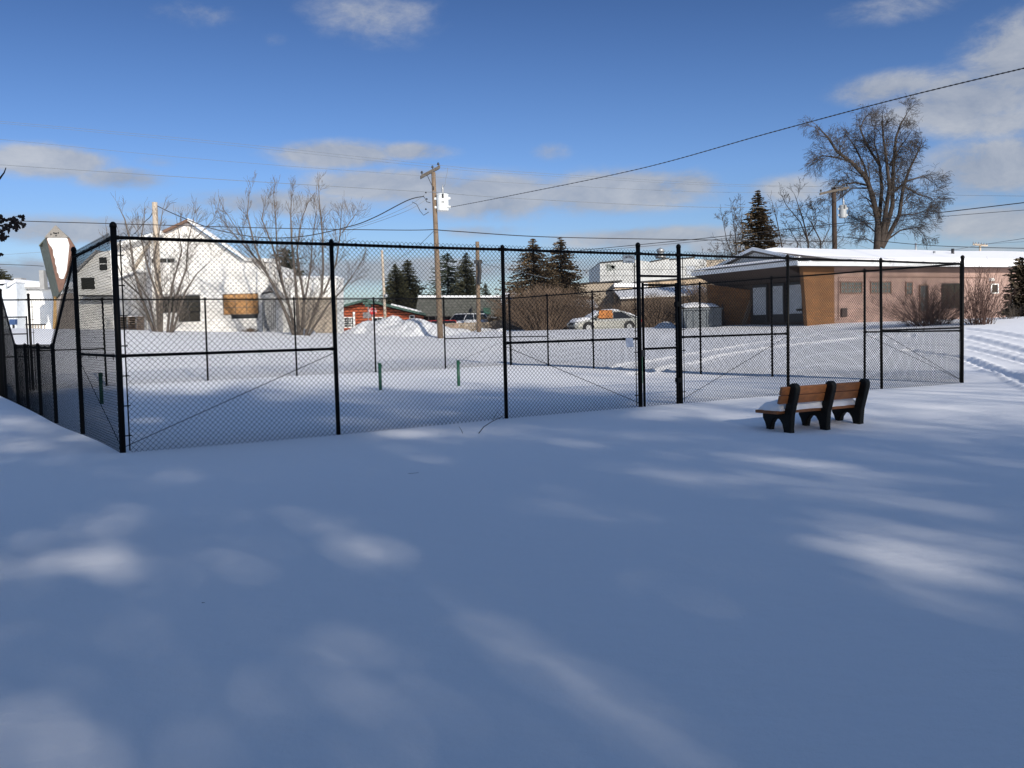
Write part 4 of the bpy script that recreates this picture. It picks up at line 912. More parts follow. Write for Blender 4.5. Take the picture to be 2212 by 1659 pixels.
# storefront with shingled mansard
YM = 98.0
o = at(990, 705, YM); mn = empty('storefront_building', (o.x, YM, o.z), 'long storefront building with a tall grey-green shingled fascia', 'building')
facade(mn, 'wall', [(905,712),(905,682),(1076,682),(1076,712)], YM + 1.2, 10, mat('dark_brick', (.10, .065, .055), .9, .2, 3))
a = at(896, 683, YM); b2 = at(1080, 683, YM); t0 = at(903, 643, YM + 1.4); t1 = at(1080, 643, YM + 1.4)
MANS = brick_mat('grey_shingles', (.15, .15, .13), (.115, .118, .10), (.07, .07, .06), .5, .28, .03)
MB().add([a, b2, t1, t0, a + Vector((0, 10, 0)), b2 + Vector((0, 10, 0)), t1 + Vector((0, 9, 0)), t0 + Vector((0, 9, 0))], [(0, 1, 2, 3), (5, 4, 7, 6), (4, 0, 3, 7), (1, 5, 6, 2), (3, 2, 6, 7), (0, 4, 5, 1)]).build('shingled_fascia', MANS, mn)
strip(mn, 'roof_snow', (903,643), (1082,643), YM + 1.3, 9, .22, SNOW)
c_, w, h = rect_on(1044, 664.5, 1060, 678.5, YM - .2); gs = MB().box(c_.x - w, YM - .35, c_.z - h, c_.x + w, YM - .2, c_.z + h).build('green_shop_sign', mat('sign_green', (.012, .07, .045), .5, .1, 4), mn)
b = MB()
for i in range(4):
    for j in range(2): b.box(c_.x - w * .78 + i * w * .42, YM - .365, c_.z - h * .62 + j * h * .68, c_.x - w * .78 + i * w * .42 + w * .26, YM - .352, c_.z - h * .62 + j * h * .68 + h * .42)
b.build('sign_marks', mat('sign_pale_green', (.03, .13, .09), .5), gs)
for x0, x1 in ((1049, 1058.5), (1060, 1073)): c_, w, h = rect_on(x0, 683.5, x1, 687, YM + .9); MB().box(c_.x - w, YM + .9, c_.z - h, c_.x + w, YM + 1.1, c_.z + h).build('white_sign_band', WHITE, mn)
c_, w, h = rect_on(1018, 663, 1020.5, 671, YM - .1); MB().box(c_.x - w, YM - .2, c_.z - h, c_.x + w, YM + .5, c_.z + h).build('projecting_sign', DARK, mn)
win(mn, 910, 684, 925, 703, YM + 1.2, mul=(1, 1), frame=GREYW); win(mn, 927, 684, 941, 706, YM + 1.2, mul=(1, 1), frame=GREYW); win(mn, 962, 686, 985, 698, YM + 1.2, mul=(2, 1), frame=DARK); win(mn, 1046, 689, 1054, 700, YM + 1.2, mul=(1, 1), frame=DARK); win(mn, 1060, 689, 1072, 700, YM + 1.2, mul=(2, 1), frame=DARK)

# small house with snowy roof
YH = 84.0
o = at(1110, 705, YH); sh_ = empty('small_house', (o.x, YH, o.z), 'small brown house with a snow-covered green roof left of the thicket', 'house')
facade(sh_, 'wall', [(1085,712),(1085,672),(1140,672),(1140,712)], YH, 8, mat('orange_brick', (.42, .22, .11), .9, .2, 4))
strip(sh_, 'eave_band', (1083,678), (1142,678), YH - .2, .2, .5, mat('brown_band', (.12, .05, .03), .9, .1, 3))
rfm = [at(1078, 669, YH - .8), at(1146, 669, YH - .8), at(1126, 639, YH + 4), at(1084, 639, YH + 4)]
MB().prism(rfm, (0, 0, .18)).build('roof', GRF, sh_)
MB().prism([p + Vector((0, 0, .2)) for p in [at(1080, 666, YH - .4), at(1108, 667, YH - .4), at(1124, 640, YH + 4), at(1085, 640, YH + 4)]], (0, 0, .16)).build('roof_snow', SNOW, sh_)
win(sh_, 1116, 683, 1124, 689, YH, mul=(1, 1)); 
def pickets(px0, px1, top, bot, Y, m_, label, step=.16, w=.13):
    a, b = at(px0, bot, Y), at(px1, bot, Y); zt = at((px0 + px1) / 2, top, Y).z; r_ = empty('picket_fence', (a.x, Y, a.z), label, 'fence'); n = int((b.x - a.x) / step); rng = random.Random(int(px0)); mb = MB()
    for i in range(n):
        x = a.x + i * step; z1 = zt + rng.uniform(-.06, .06); z0 = a.z - .6
        mb.prism([(x, Y, z0), (x + w, Y, z0), (x + w, Y, z1 - .06), (x + w / 2, Y, z1), (x, Y, z1 - .06)], (0, .03, 0))
    mb.build('pickets', m_, r_)
    for z in (a.z + .25 * (zt - a.z), a.z + .8 * (zt - a.z)): MB().box(a.x, Y + .032, z, b.x, Y + .08, z + .09).build('stringer', m_, r_)
pickets(961, 1062, 697, 712, 72, mat('tan_pickets', (.36, .29, .21), .9, .25, 2), 'tan wooden picket fence in front of the parked van')
pickets(1060, 1140, 691, 711, 73, mat('dark_pickets', (.10, .085, .075), .9, .25, 2), 'dark grey board fence in front of the small brown house')
pickets(1560, 1604, 656, 704, 57.5, mat('brown_board', (.085, .06, .045), .9, .3, 2), 'dark brown board fence between dumpster and brick pier', .17, .145)

# mid block behind the sedan
YG = 82.0
o = at(1300, 700, YG); mbk = empty('beige_block_building', (o.x, YG, o.z), 'long low beige block building behind the sedan and the gate', 'building')
facade(mbk, 'wall', [(1195,712),(1195,617),(1229,613),(1236,617),(1290,612),(1330,612),(1330,712)], YG, 9, BEIGE)
strip(mbk, 'parapet_cap', (1236,616), (1290,611), YG - .1, 9, .12, DARK); strip(mbk, 'parapet_snow', (1196,615), (1229,611), YG - .1, 9, .12, SNOW); strip(mbk, 'parapet_cap', (1290,612), (1344,608), YG - .1, 9, .12, DARK)
facade(mbk, 'tan_wall', [(1328,712),(1328,622),(1372,622),(1372,712)], YG - 1, 9, TAN)
strip(mbk, 'roof_snow', (1327,620), (1400,620), YG - 1.2, 9, .32, SNOW)
facade(mbk, 'upper_wall', [(1372,712),(1372,612),(1536,600),(1560,598),(1560,712)], YG + 2, 9, TAN)
strip(mbk, 'parapet_cap', (1372,611.5), (1560,597.5), YG + 1.9, 9, .14, DARK)
facade(mbk, 'lower_wall', [(1342,712),(1342,647),(1540,638),(1540,712)], YG - 6, 5, mat('brown_wall', (.20, .155, .115), .9, .15, 2))  # lower wall in its own plain brown
strip(mbk, 'lean_to_snow', (1340,646), (1542,636), YG - 6.4, 5.5, .14, SNOW, back=.85)
YW = 100.0
o = at(1400, 700, YW); wm = empty('white_metal_building', (o.x, YW, o.z), 'big pale metal-clad building with stepped roofline behind the gate', 'building')
PAN = brick_mat('pale_metal_cladding', (.55, .56, .55), (.51, .52, .51), (.38, .38, .38), 1.0, 9.0, .02, rough=.5)
facade(wm, 'wall', [(1296,712),(1296,568),(1372,561),(1405,566),(1446,558),(1446,561),(1500,557),(1500,560),(1526,560),(1526,712)], YW, 14, PAN)
strip(wm, 'roof_edge', (1296,568), (1372,561), YW - .15, 14, .10, DARK); strip(wm, 'roof_edge', (1405,566), (1447,557.5), YW - .15, 14, .10, DARK); strip(wm, 'roof_edge', (1447,561), (1501,556.5), YW - .15, 14, .10, DARK)
for y in (583, 596): strip(wm, 'panel_seam', (1296,y), (1526,y - 1), YW - .03, .03, .05, GREYW)
facade(wm, 'brown_wing', [(1524,712),(1524,562),(1560,560),(1600,566),(1600,712)], YW + 1, 10, BEIGE)
win(wm, 1483, 575, 1501, 593, YW, glass=CURT, frame=GREYW, mul=(1, 2), fw=.05)
q = at(1427, 556, YW + 3); MB().lathe((q.x, q.y, q.z - .1), [(.55, 0), (.6, .25), (.3, .45), (.3, .6), (.42, .68), (.42, .95), (.001, 1.15)], 14).build('roof_vent', STEEL, wm, smooth=True)
# faded tree-like emblem painted on the wall, a flat mark
rng = random.Random(5); b = MB()
for k in range(34):
    a_ = rng.uniform(0, 6.28); rr_ = rng.random() ** .5; x = 1318 + math.cos(a_) * rr_ * 10; y = 577 + math.sin(a_) * rr_ * 6; p = at(x, y, YW - .02); s_ = rng.uniform(.08, .2)
    b.add([(p.x + s_ * math.cos(q), p.y - .012 * (k % 3 + 1), p.z + s_ * .8 * math.sin(q)) for q in [i * 1.047 for i in range(6)]], [(0, 1, 2, 3, 4, 5)])
for x0, x1, xt in ((1313, 1314.2, 1311), (1325, 1326.2, 1328)):
    b.add([at(x0, 582, YW - .05), at(x1, 582, YW - .05), at(xt + 1, 592, YW - .05), at(xt, 592, YW - .05)], [(0, 1, 2, 3)])
b.build('painted_emblem', mat('faded_emblem', (.30, .32, .30), .8, .2, 5), wm)
# small shed left of the sedan
o = at(1250, 700, 73.5); gsd = empty('grey_shed', (o.x, 73.5, o.z), 'small grey shed with a snowy roof behind the front of the sedan', 'shed')
facade(gsd, 'wall', [(1226,712),(1226,666),(1290,664),(1290,712)], 73.5, 5, GREYW)
strip(gsd, 'roof_snow', (1206,667), (1292,664), 73.0, 5, .10, SNOW, back=.75)

# far wood
rng = random.Random(77); fw_ = MB()
for k in range(5200):
    x = rng.uniform(-135, 135); y = rng.uniform(170, 190); h = rng.uniform(2.2, 5.2) * (1 + .35 * math.sin(x * .09) + .2 * math.sin(x * .23 + 1)); z = gz(x, y)
    dx = rng.gauss(0, .5); fw_.tube([(x, y, z), (x + dx * .4, y, z + h * .6), (x + dx, y + rng.gauss(0, .3), z + h)], [.09, .06, .02], 3, cap=False)
o = fw_.build('far_wood', TWIG, loc=(0, 180, 2)); tag(o, 'low far-off leafless wood along the horizon', 'wood', None, 'stuff')

# ------------------------------------------------------------------ right building
cA = at(1743, 572, 50.0); ZE = cA.z; C0 = Vector((cA.x, cA.y, 0)); U = Vector((math.cos(R(24)), math.sin(R(24)), 0)); Vv = Vector((-U.y, U.x, 0)); WD, LN = 9.2, 30.0; ZG = .9; RISE = .93
rbd = empty('brick_building', (C0.x, C0.y, 1.4), 'long low pink and orange brick building with a snow-covered roof on the right', 'building')
def BR(u, v, z): return C0 + U * u + Vv * v + Vector((0, 0, z))
PINK = brick_mat('pink_painted_brick', (.37, .25, .21), (.34, .23, .195), (.30, .20, .17), .40, .20, .012)
ORNG = brick_mat('orange_brick_wall', (.29, .128, .042), (.19, .08, .028), (.17, .10, .05), .22, .075, .012)
FASC = mat('white_fascia', (.74, .76, .78), .6, .05, 3); SHR = mat('dark_roof_shingle', (.10, .085, .075), .9, .2, 4)
def wallseg(u0, v0, u1, v1, z0, z1, th, m_, name, parent=rbd):
    a, b = BR(u0, v0, 0), BR(u1, v1, 0); d = (b - a).normalized(); n = Vector((-d.y, d.x, 0)) * th
    return MB().add([a + Vector((0, 0, z0)), b + Vector((0, 0, z0)), b + n + Vector((0, 0, z0)), a + n + Vector((0, 0, z0)), a + Vector((0, 0, z1)), b + Vector((0, 0, z1)), b + n + Vector((0, 0, z1)), a + n + Vector((0, 0, z1))],
                    [(3, 2, 1, 0), (4, 5, 6, 7), (0, 1, 5, 4), (1, 2, 6, 5), (2, 3, 7, 6), (3, 0, 4, 7)]).build(name, m_, parent)
ZW = ZE - .05; OV = .55
wallseg(.55, .5, 2.3, .5, ZG - .6, ZW, .25, ORNG, 'brick_pier')
wallseg(2.3, .5, LN, .5, ZG - .6, ZW, .25, PINK, 'front_wall')
wallseg(LN, .5, LN, WD, ZG - .6, ZW, .25, PINK, 'end_wall')
wallseg(2.6, WD - .5, LN, WD - .5, ZG - .6, ZW, .2, PINK, 'rear_wall')
wallseg(1.4, WD - .75, 1.4, .76, ZG - .6, ZW, .2, mat('dark_entry_wall', (.07, .05, .04), .9, .2, 3), 'entry_wall')
# ceiling of the porch, sloping down from the fascia to the window heads
MB().prism([BR(-.62, .95, ZE - .05), BR(1.19, .95, ZE - .05), BR(1.19, .95, 3.80)], Vv * (WD - 1.05)).build('porch_ceiling', mat('brown_soffit', (.045, .03, .024), .9, .1, 3), rbd)
# left flaring brick wall of the porch
MB().prism([BR(.5, WD - .5, ZG - .6), BR(1.39, WD - 2.75, ZG - .6), BR(1.39, WD - 2.75, 3.5), BR(.15, WD - .5, 3.95)], Vv * .3).build('porch_wing_wall', ORNG, rbd)
# battered pier at the front corner
MB().prism([BR(.15, .49, ZW), BR(.55, .49, ZW), BR(.55, .49, ZG - .6), BR(1.0, .49, ZG - .6)][:3] + [BR(.53, .49, ZG - .6)], Vv * .27).build('pier_flare', ORNG, rbd)
# glazed entry
for (v0, v1) in ((1.75, 2.95), (3.3, 4.3), (4.75, 6.05)):
    f = wallseg(1.30, v1, 1.30, v0, 1.55, 3.75, -.05, DARK, 'entry_window'); wallseg(1.245, v1 - .09, 1.245, v0 + .09, 2.02, 3.6, -.03, CURT, 'curtain', f)
wallseg(1.30, 1.6, 1.30, 1.5, 1.5, 3.75, -.05, STEEL, 'door_frame')
q = BR(.9, 1.25, 2.2); MB().obox(q, U, Vv, (0, 0, 1), .45, .12, .06).build('handrail', DARK, rbd)
MB().prism([BR(.7, 6.5, 1.3), BR(.7, 6.4, 1.3), BR(1.2, 6.2, 2.9), BR(1.2, 6.3, 2.9)], U * .25).build('leaning_board', WOODP, rbd)
# roof: two slopes, ridge along U, overhanging gable at the left end
uL = -.75
zr = ZE + RISE + .1
def roof_slab(v0, z0, v1, z1, th, m_, name, u0=uL + .9, u1=LN + .5):
    a, b, c_, d = BR(u0, v0, z0), BR(u1, v0, z0), BR(u1, v1, z1), BR(u0, v1, z1); k = Vector((0, 0, th))
    return MB().add([a, b, c_, d, a + k, b + k, c_ + k, d + k], [(3, 2, 1, 0), (4, 5, 6, 7), (0, 1, 5, 4), (1, 2, 6, 5), (2, 3, 7, 6), (3, 0, 4, 7)]).build(name, m_, rbd)
roof_slab(-.1, ZE + .05, WD / 2, zr, .12, SHR, 'roof'); roof_slab(WD + .1, ZE + .05, WD / 2, zr, .12, SHR, 'roof')
wallseg(uL, -.12, LN + .5, -.12, ZE - .06, ZE + .17, -.05, FASC, 'fascia')
wallseg(uL, WD + .12, uL, -.12, ZE - .02, ZE + .22, .06, FASC, 'gable_fascia')
MB().add([BR(uL + .1, -.1, ZE - .04), BR(LN, -.1, ZE - .04), BR(LN, WD, ZE - .04), BR(uL + .1, WD, ZE - .04), BR(uL + .1, -.1, ZE - .01), BR(LN, -.1, ZE - .01), BR(LN, WD, ZE - .01), BR(uL + .1, WD, ZE - .01)],
         [(3, 2, 1, 0), (4, 5, 6, 7), (0, 1, 5, 4), (1, 2, 6, 5), (2, 3, 7, 6), (3, 0, 4, 7)]).build('soffit', mat('dark_soffit', (.06, .045, .035), .9, .1, 3), rbd)
# gable triangle set back above the entry, with white rake boards
gu = uL + 1.05
MB().prism([BR(gu, .2, ZE + .12), BR(gu, WD - .2, ZE + .12), BR(gu, WD / 2, zr + .08)], U * .1).build('gable_wall', mat('white_gable_siding', (.62, .63, .65), .8, .05, 3), rbd)
for (v0, s_) in ((-.1, 1), (WD + .1, -1)):
    a = BR(uL + .86, v0, ZE + .1); b2 = BR(uL + .86, WD / 2, zr + .12); k = Vector((0, 0, .17)); 
    MB().add([a, b2, b2 + k, a + k, a + U * .08, b2 + U * .08, b2 + k + U * .08, a + k + U * .08], [(0, 1, 2, 3), (5, 4, 7, 6), (4, 0, 3, 7), (1, 5, 6, 2), (3, 2, 6, 7), (0, 4, 5, 1)]).build('rake_board', FASC, rbd)
# lower porch skirt roof across the gable end with snow
a = BR(uL - .08, -.1, ZE + .24); b2 = BR(uL - .08, WD + .1, ZE + .24); c_ = BR(gu, WD + .0, ZE + .40); d = BR(gu, 0, ZE + .40)
MB().prism([a, b2, c_, d], (0, 0, .03)).build('porch_roof', SHR, rbd)
MB().prism([p + Vector((0, 0, .035)) for p in (a.lerp(b2, .03) + U * .1, a.lerp(b2, .97) + U * .1, d.lerp(c_, .9) - U * .45, d.lerp(c_, .05) - U * .3)], (0, 0, .05)).build('porch_snow', SNOW, rbd)
# thick snow blanket on the front slope (starts right of the gable edge, leaving a strip of shingle)
ns, nt_ = 60, 10; vs = []
for j in range(nt_ + 1):
    for i in range(ns + 1):
        f = j / nt_; u0 = uL + 3.9 - 2.4 * f; u = u0 + (LN + .5 - u0) * i / ns; v = .15 + (WD / 2 - .05 - .15) * f
        e = min(1, i / 1.5) * min(1, (j + .0) / 1.0 + .25)
        vs.append(BR(u, v, ZE + .17 + (zr - ZE - .05) * (v + .1) / (WD / 2 + .1) + .16 * e + .02 * math.sin(u * .7)))
fs = [(j * (ns + 1) + i, j * (ns + 1) + i + 1, (j + 1) * (ns + 1) + i + 1, (j + 1) * (ns + 1) + i) for j in range(nt_) for i in range(ns)]
MB().add(vs, fs).build('roof_snow', SNOW, rbd, smooth=True)
wallseg(2.9, -.14, LN + .3, -.14, ZE + .17, ZE + .33, .4, SNOW, 'eave_snow')
for (px, py, r_, h) in ((2018, 548, .07, .25), (2058, 548, .09, .5)):
    # vents stand on the front slope
    v = px_dir(px, py); best = None
    nrm = (BR(0, WD / 2, zr) - BR(0, 0, ZE)).cross(U); t = (BR(0, 0, ZE + .3) - Vector((0, 0, EYE))).dot(nrm) / v.dot(nrm); p = Vector((0, 0, EYE)) + v * t
    MB().tube([p - Vector((0, 0, .3)), p + Vector((0, 0, h * .6))], r_, 10).build('roof_vent', DARK if h > .3 else STEEL, rbd, smooth=True)
def onfront(px, py, off=0.0):
    v = px_dir(px, py); o_ = BR(0, .5 - off, 0); n = -Vv; t = (o_ - Vector((0, 0, EYE))).dot(n) / v.dot(n); return Vector((0, 0, EYE)) + v * t
def fwin(px0, py0, px1, py1, glass, frame, nx=1, ny=1, name='window', fw=.06):
    a, b = onfront(px0, py1), onfront(px1, py0); w = (b - a).dot(U) / 2; h = (b.z - a.z) / 2; cc = (a + b) / 2; cc = onfront((px0 + px1) / 2, (py0 + py1) / 2)
    mb = MB()
    for s_ in (-1, 1):
        mb.obox(cc + U * s_ * (w + fw / 2) - Vv * .03, U, Vv, (0, 0, 1), fw / 2, .035, h + fw); mb.obox(cc + Vector((0, 0, s_ * (h + fw / 2))) - Vv * .03, U, Vv, (0, 0, 1), w, .034, fw / 2)
    f = mb.build(name, frame, rbd)
    MB().obox(cc - Vv * .008, U, Vv, (0, 0, 1), w - .002, .012, h - .002).build('pane', glass, f)
    mb = MB()
    for i in range(1, nx): mb.obox(cc + U * (-w + 2 * w * i / nx) - Vv * .03, U, Vv, (0, 0, 1), .018, .008, h - .003)
    for i in range(1, ny): mb.obox(cc + Vector((0, 0, -h + 2 * h * i / ny)) - Vv * .031, U, Vv, (0, 0, 1), w - .003, .008, .018)
    if nx > 1 or ny > 1: mb.build('glazing_bar', frame, f)
    return f
GBL = mat('glass_block', (.10, .125, .12), .3, .35, 6); GBF = mat('brown_sill', (.20, .12, .09), .9, .1, 4)
fwin(1816, 610, 1860, 632, GBL, GBF, 6, 3); fwin(1881, 610, 1923, 632, GBL, GBF, 6, 3); fwin(1957, 611, 1969, 635, GBL, GBF, 2, 3)
fwin(1987, 617, 2003, 672, mat('dark_door', (.05, .06, .06), .5), GBF, 1, 2, 'door'); fwin(2035, 614, 2074, 664, GLASSD, DARK, 3, 2); fwin(2141, 615, 2154, 632, GLASSD, WHITE, 1, 1)
fd = fwin(2187, 621, 2202, 673, mat('brown_door', (.10, .06, .04), .6), WHITE, 1, 1, 'door'); q = onfront(2194.5, 663, .04); MB().obox(q, U, Vv, (0, 0, 1), .18, .02, .27).build('door_panel', WHITE, fd)
MB().tube([onfront(1811, 691, .04), onfront(1811, 599, .04), onfront(1960, 598, .04), onfront(2132, 600, .04), onfront(2132, 612, .04)], .022, 6).build('conduit', GBF, rbd)
q = onfront(1823, 675, .06); MB().obox(q, U, Vv, (0, 0, 1), .20, .08, .24).build('wall_vent', mat('rusty_vent', (.05, .035, .03), .8), rbd, bevel=.05)
q = onfront(2142, 604, .1); MB().obox(q, U, Vv, (0, 0, 1), .12, .1, .08).build('wall_lamp', WHITE, rbd)

# ------------------------------------------------------------------ vehicles
def car(name, loc, heading, Lc, Wc, Hc, paint, label, cat, suv=False):
    """side profile loft; heading is where the nose points"""
    root = empty(name, loc, label, cat); f = Vector((math.cos(heading), math.sin(heading), 0)); s_ = Vector((-f.y, f.x, 0)); up = Vector((0, 0, 1)); o_ = Vector(loc)
    def Q(x, y, z): return o_ + f * x * Lc / 2 + s_ * y * Wc / 2 + up * z * Hc
    # lower body: stations from tail to nose, (x, z_belt, half width)
    st = [(-1, .52, .80, .30), (-.97, .60, .90, .20), (-.85, .64, .97, .17), (-.5, .64, 1, .15), (0, .62, 1, .15), (.4, .61, 1, .15), (.7, .57, .97, .16), (.9, .51, .90, .18), (.98, .44, .78, .22), (1, .38, .70, .28)]
    if suv: st = [(-1, .60, .86, .28), (-.97, .66, .94, .2), (-.8, .67, 1, .18), (-.3, .66, 1, .16), (.3, .65, 1, .16), (.6, .62, .98, .17), (.9, .57, .92, .2), (.99, .48, .82, .26), (1, .42, .78, .3)]
    rows = []
    for (x, zb, hw, zl) in st:
        prof_ = [(-hw * .86, zl), (-hw, zl + .1), (-hw, zb - .1), (-hw * .93, zb), (hw * .93, zb), (hw, zb - .1), (hw, zl + .1), (hw * .86, zl)]
        rows.append([Q(x, y, z) for y, z in prof_])
    n = 8; vs = [p for r_ in rows for p in r_]; fs = [(i * n + k, i * n + (k + 1) % n, (i + 1) * n + (k + 1) % n, (i + 1) * n + k) for i in range(len(rows) - 1) for k in range(n)]
    fs += [tuple(range(n))[::-1], tuple(range((len(rows) - 1) * n, len(rows) * n))]
    body = MB().add(vs, fs).build('body', paint, root, bevel=.03)
    # cabin: glass volume with painted roof and pillars
    gx = [(-.78, .62), (-.42, .97), (.18, .98), (.50, .62)] if not suv else [(-.97, .66), (-.90, .97), (.25, .98), (.52, .64)]
    def cab(hw0, hw1, g, name_, m_, zt=1.0):
        (a, za), (b_, zb), (c__, zc), (d_, zd) = g
        P_ = [Q(a, -hw0, za), Q(b_, -hw1, zb * zt), Q(c__, -hw1, zc * zt), Q(d_, -hw0, zd), Q(a, hw0, za), Q(b_, hw1, zb * zt), Q(c__, hw1, zc * zt), Q(d_, hw0, zd)]
        return MB().add(P_, [(0, 1, 2, 3), (7, 6, 5, 4), (0, 4, 5, 1), (1, 5, 6, 2), (2, 6, 7, 3), (3, 7, 4, 0)]).build(name_, m_, root, bevel=.04)
    cab(.90, .74, gx, 'windows', GLASSD)
    (b_, zb), (c__, zc) = gx[1], gx[2]
    MB().add([Q(b_ - .02, -.76, zb - .03), Q(c__ + .02, -.76, zc - .03), Q(c__ + .02, .76, zc - .03), Q(b_ - .02, .76, zb - .03), Q(b_, -.70, zb + .03), Q(c__, -.70, zc + .02), Q(c__, .70, zc + .02), Q(b_, .70, zb + .03)],
             [(3, 2, 1, 0), (4, 5, 6, 7), (0, 1, 5, 4), (1, 2, 6, 5), (2, 3, 7, 6), (3, 0, 4, 7)]).build('roof', paint, root, bevel=.03)
    for sd in (-1, 1):
        for (x0, z0, x1, z1, w) in ((gx[0][0], gx[0][1], gx[1][0], gx[1][1], .035), (gx[3][0], gx[3][1], gx[2][0], gx[2][1], .03), (-.12, .62, -.14, .97, .03)):
            MB().tube([Q(x0, sd * .91, z0), Q(x1, sd * .755, z1)], w, 6).build('pillar', paint, root)
    rw = .325
    for x in (-.60, .62):
        for sd in (-1, 1):
            c_ = o_ + f * x * Lc / 2 + s_ * sd * (Wc / 2 - .11) + up * rw; seg = 20
            MB().tube([c_ - s_ * .11, c_ + s_ * .125 * 1], rw, seg).build('wheel', mat('tyre', (.015, .015, .016), .8) if 'tyre' not in bpy.data.materials else bpy.data.materials['tyre'], root)
            w_ = bpy.data.objects[-1] if False else None
            MB().tube([c_ + s_ * sd * .10, c_ + s_ * sd * .135], [rw * .62, rw * .55], seg).build('rim', STEEL, root)
            mb = MB(); k_ = 10                     # dark arch lip over the wheel
            mb.tube([c_ + f * math.cos(a) * rw * 1.12 + up * math.sin(a) * rw * 1.12 + s_ * sd * .10 for a in [math.pi * i / k_ for i in range(k_ + 1)]], .035, 6)
            mb.build('wheel_arch', DARK, root)
    for sd in (-1, 1):
        MB().obox(Q(.955, sd * .66, .43), f, s_, up, .09, .17, .065).build('headlight', mat('lens', (.6, .62, .62), .15) if 'lens' not in bpy.data.materials else bpy.data.materials['lens'], root, bevel=.03)
        MB().obox(Q(-.985, sd * .68, .5), f, s_, up, .06, .16, .08).build('tail_light', mat('red_lens', (.25, .01, .01), .2) if 'red_lens' not in bpy.data.materials else bpy.data.materials['red_lens'], root, bevel=.02)
        MB().obox(Q(.38, sd * 1.07, .64), f, s_, up, .06, .1, .055).build('mirror', paint, root, bevel=.02)
    MB().obox(Q(.995, 0, .40), f, s_, up, .03, .42, .06).build('grille', DARK, root); MB().obox(Q(1.0, 0, .27), f, s_, up, .05, Wc * .36, .05).build('bumper_intake', DARK, root)
    return root, Q
SILV = mat('silver_paint', (.46, .46, .42), .3, .05, 2, metal=.4); WHTP = mat('white_car_paint', (.62, .63, .65), .35); REDP = mat('red_car_paint', (.42, .02, .012), .35)
cx_, cy_ = at(1305, 708, 62).xy; zc_ = at(1305, 709, 62).z - .26; hd = math.radians(180 + 17)
sed, Q = car('parked_car', (cx_, cy_, zc_), hd, 4.6, 1.8, 1.36, SILV, 'silver sedan half buried in snow with snow on hood and roof', 'car')
def snow_on(pts, th, label, m_=None, name='car_snow', cat='snow', n=10):
    a, b, c_, d = pts; vs = []
    for j in range(n + 1):
        for i in range(n + 1):
            u, v = i / n, j / n; p = (a * (1 - u) + b * u) * (1 - v) + (d * (1 - u) + c_ * u) * v; e = (min(1, 6 * u) * min(1, 6 * (1 - u)) * min(1, 6 * v) * min(1, 6 * (1 - v))) ** .5
            vs.append(p + Vector((0, 0, th * e * (1 + .25 * math.sin(9 * u + 5 * v)))))
    fs = [(j * (n + 1) + i, j * (n + 1) + i + 1, (j + 1) * (n + 1) + i + 1, (j + 1) * (n + 1) + i) for j in range(n) for i in range(n)]
    o = MB().add(vs, fs).build(name, m_ or SNOW, loc=a, smooth=True); tag(o, label, cat); return o
snow_on([Q(.47, -.86, .63), Q(.97, -.74, .50), Q(.97, .74, .50), Q(.47, .86, .63)], .17, 'snow lying on the hood of the silver sedan')
snow_on([Q(.17, -.70, 1.0), Q(.52, -.84, .66), Q(.52, .84, .66), Q(.17, .70, 1.0)], .12, 'snow sheet on the windshield of the silver sedan')
snow_on([Q(-.42, -.72, 1.0), Q(.05, -.72, 1.01), Q(.05, .72, 1.01), Q(-.42, .72, 1.0)], .10, 'snow on the rear half of the silver sedan roof')
snow_on([Q(-.96, -.8, .62), Q(-.45, -.74, .96), Q(-.45, .74, .96), Q(-.96, .8, .62)], .12, 'snow on the rear window and trunk of the silver sedan')
ORG = mat('orange_tarp', (.45, .16, .03), .7, .35, 3, .6, 6)
tp = []
for i in range(9):
    for j in range(9):
        u, v = i / 8, j / 8; xx = -.12 + .42 * u - (.0 if v > .5 else 0); 
        y, z = ((-.78 + .3 * (v - .55) / .45, 1.045) if v > .55 else (-.97 + .19 * v / .55, .66 + .38 * v / .55)); tp.append(Q(xx + .02 * math.sin(7 * v) , y - .02, z + .01 * math.sin(9 * u)))
sdr = 1
P_side = Q(0, -1, .5); P_other = Q(0, 1, .5)
if P_other.y < P_side.y:                          # the tarp hangs on the side facing the court
    tp = [Q(*( -.12 + (.30 + .16 * (1 - (k % 9) / 8)) * (k // 9) / 8 + .02 * math.sin(k * 2.1), -1 * ((-.78 + .3 * ((k % 9) / 8 - .55) / .45) if (k % 9) / 8 > .55 else (-.97 + .19 * ((k % 9) / 8) / .55)), (1.045 if (k % 9) / 8 > .55 else .66 + .38 * ((k % 9) / 8) / .55))) for k in range(81)]
fs = [(i * 9 + j, i * 9 + j + 1, (i + 1) * 9 + j + 1, (i + 1) * 9 + j) for i in range(8) for j in range(8)]
o = MB().add(tp, fs).build('orange_tarp', ORG, loc=tp[0]); tag(o, 'orange cloth covering the front side window and roof edge of the silver sedan', 'tarp')
sdm = o.modifiers.new('thick', 'SOLIDIFY'); sdm.thickness = .02
p = at(1005, 709, 90); car('parked_van', (p.x, 90, at(1005, 705, 90).z - .55), math.radians(180 + 52), 4.7, 1.95, 1.75, WHTP, 'white van whose dark windows and roof show above the tan picket fence', 'van', True)
p = at(936, 709, 86); car('parked_car', (p.x, 86, at(936, 709, 86).z - .75), math.radians(180 + 35), 4.3, 1.8, 1.45, REDP, 'red car mostly hidden behind the big snow pile', 'car', True)

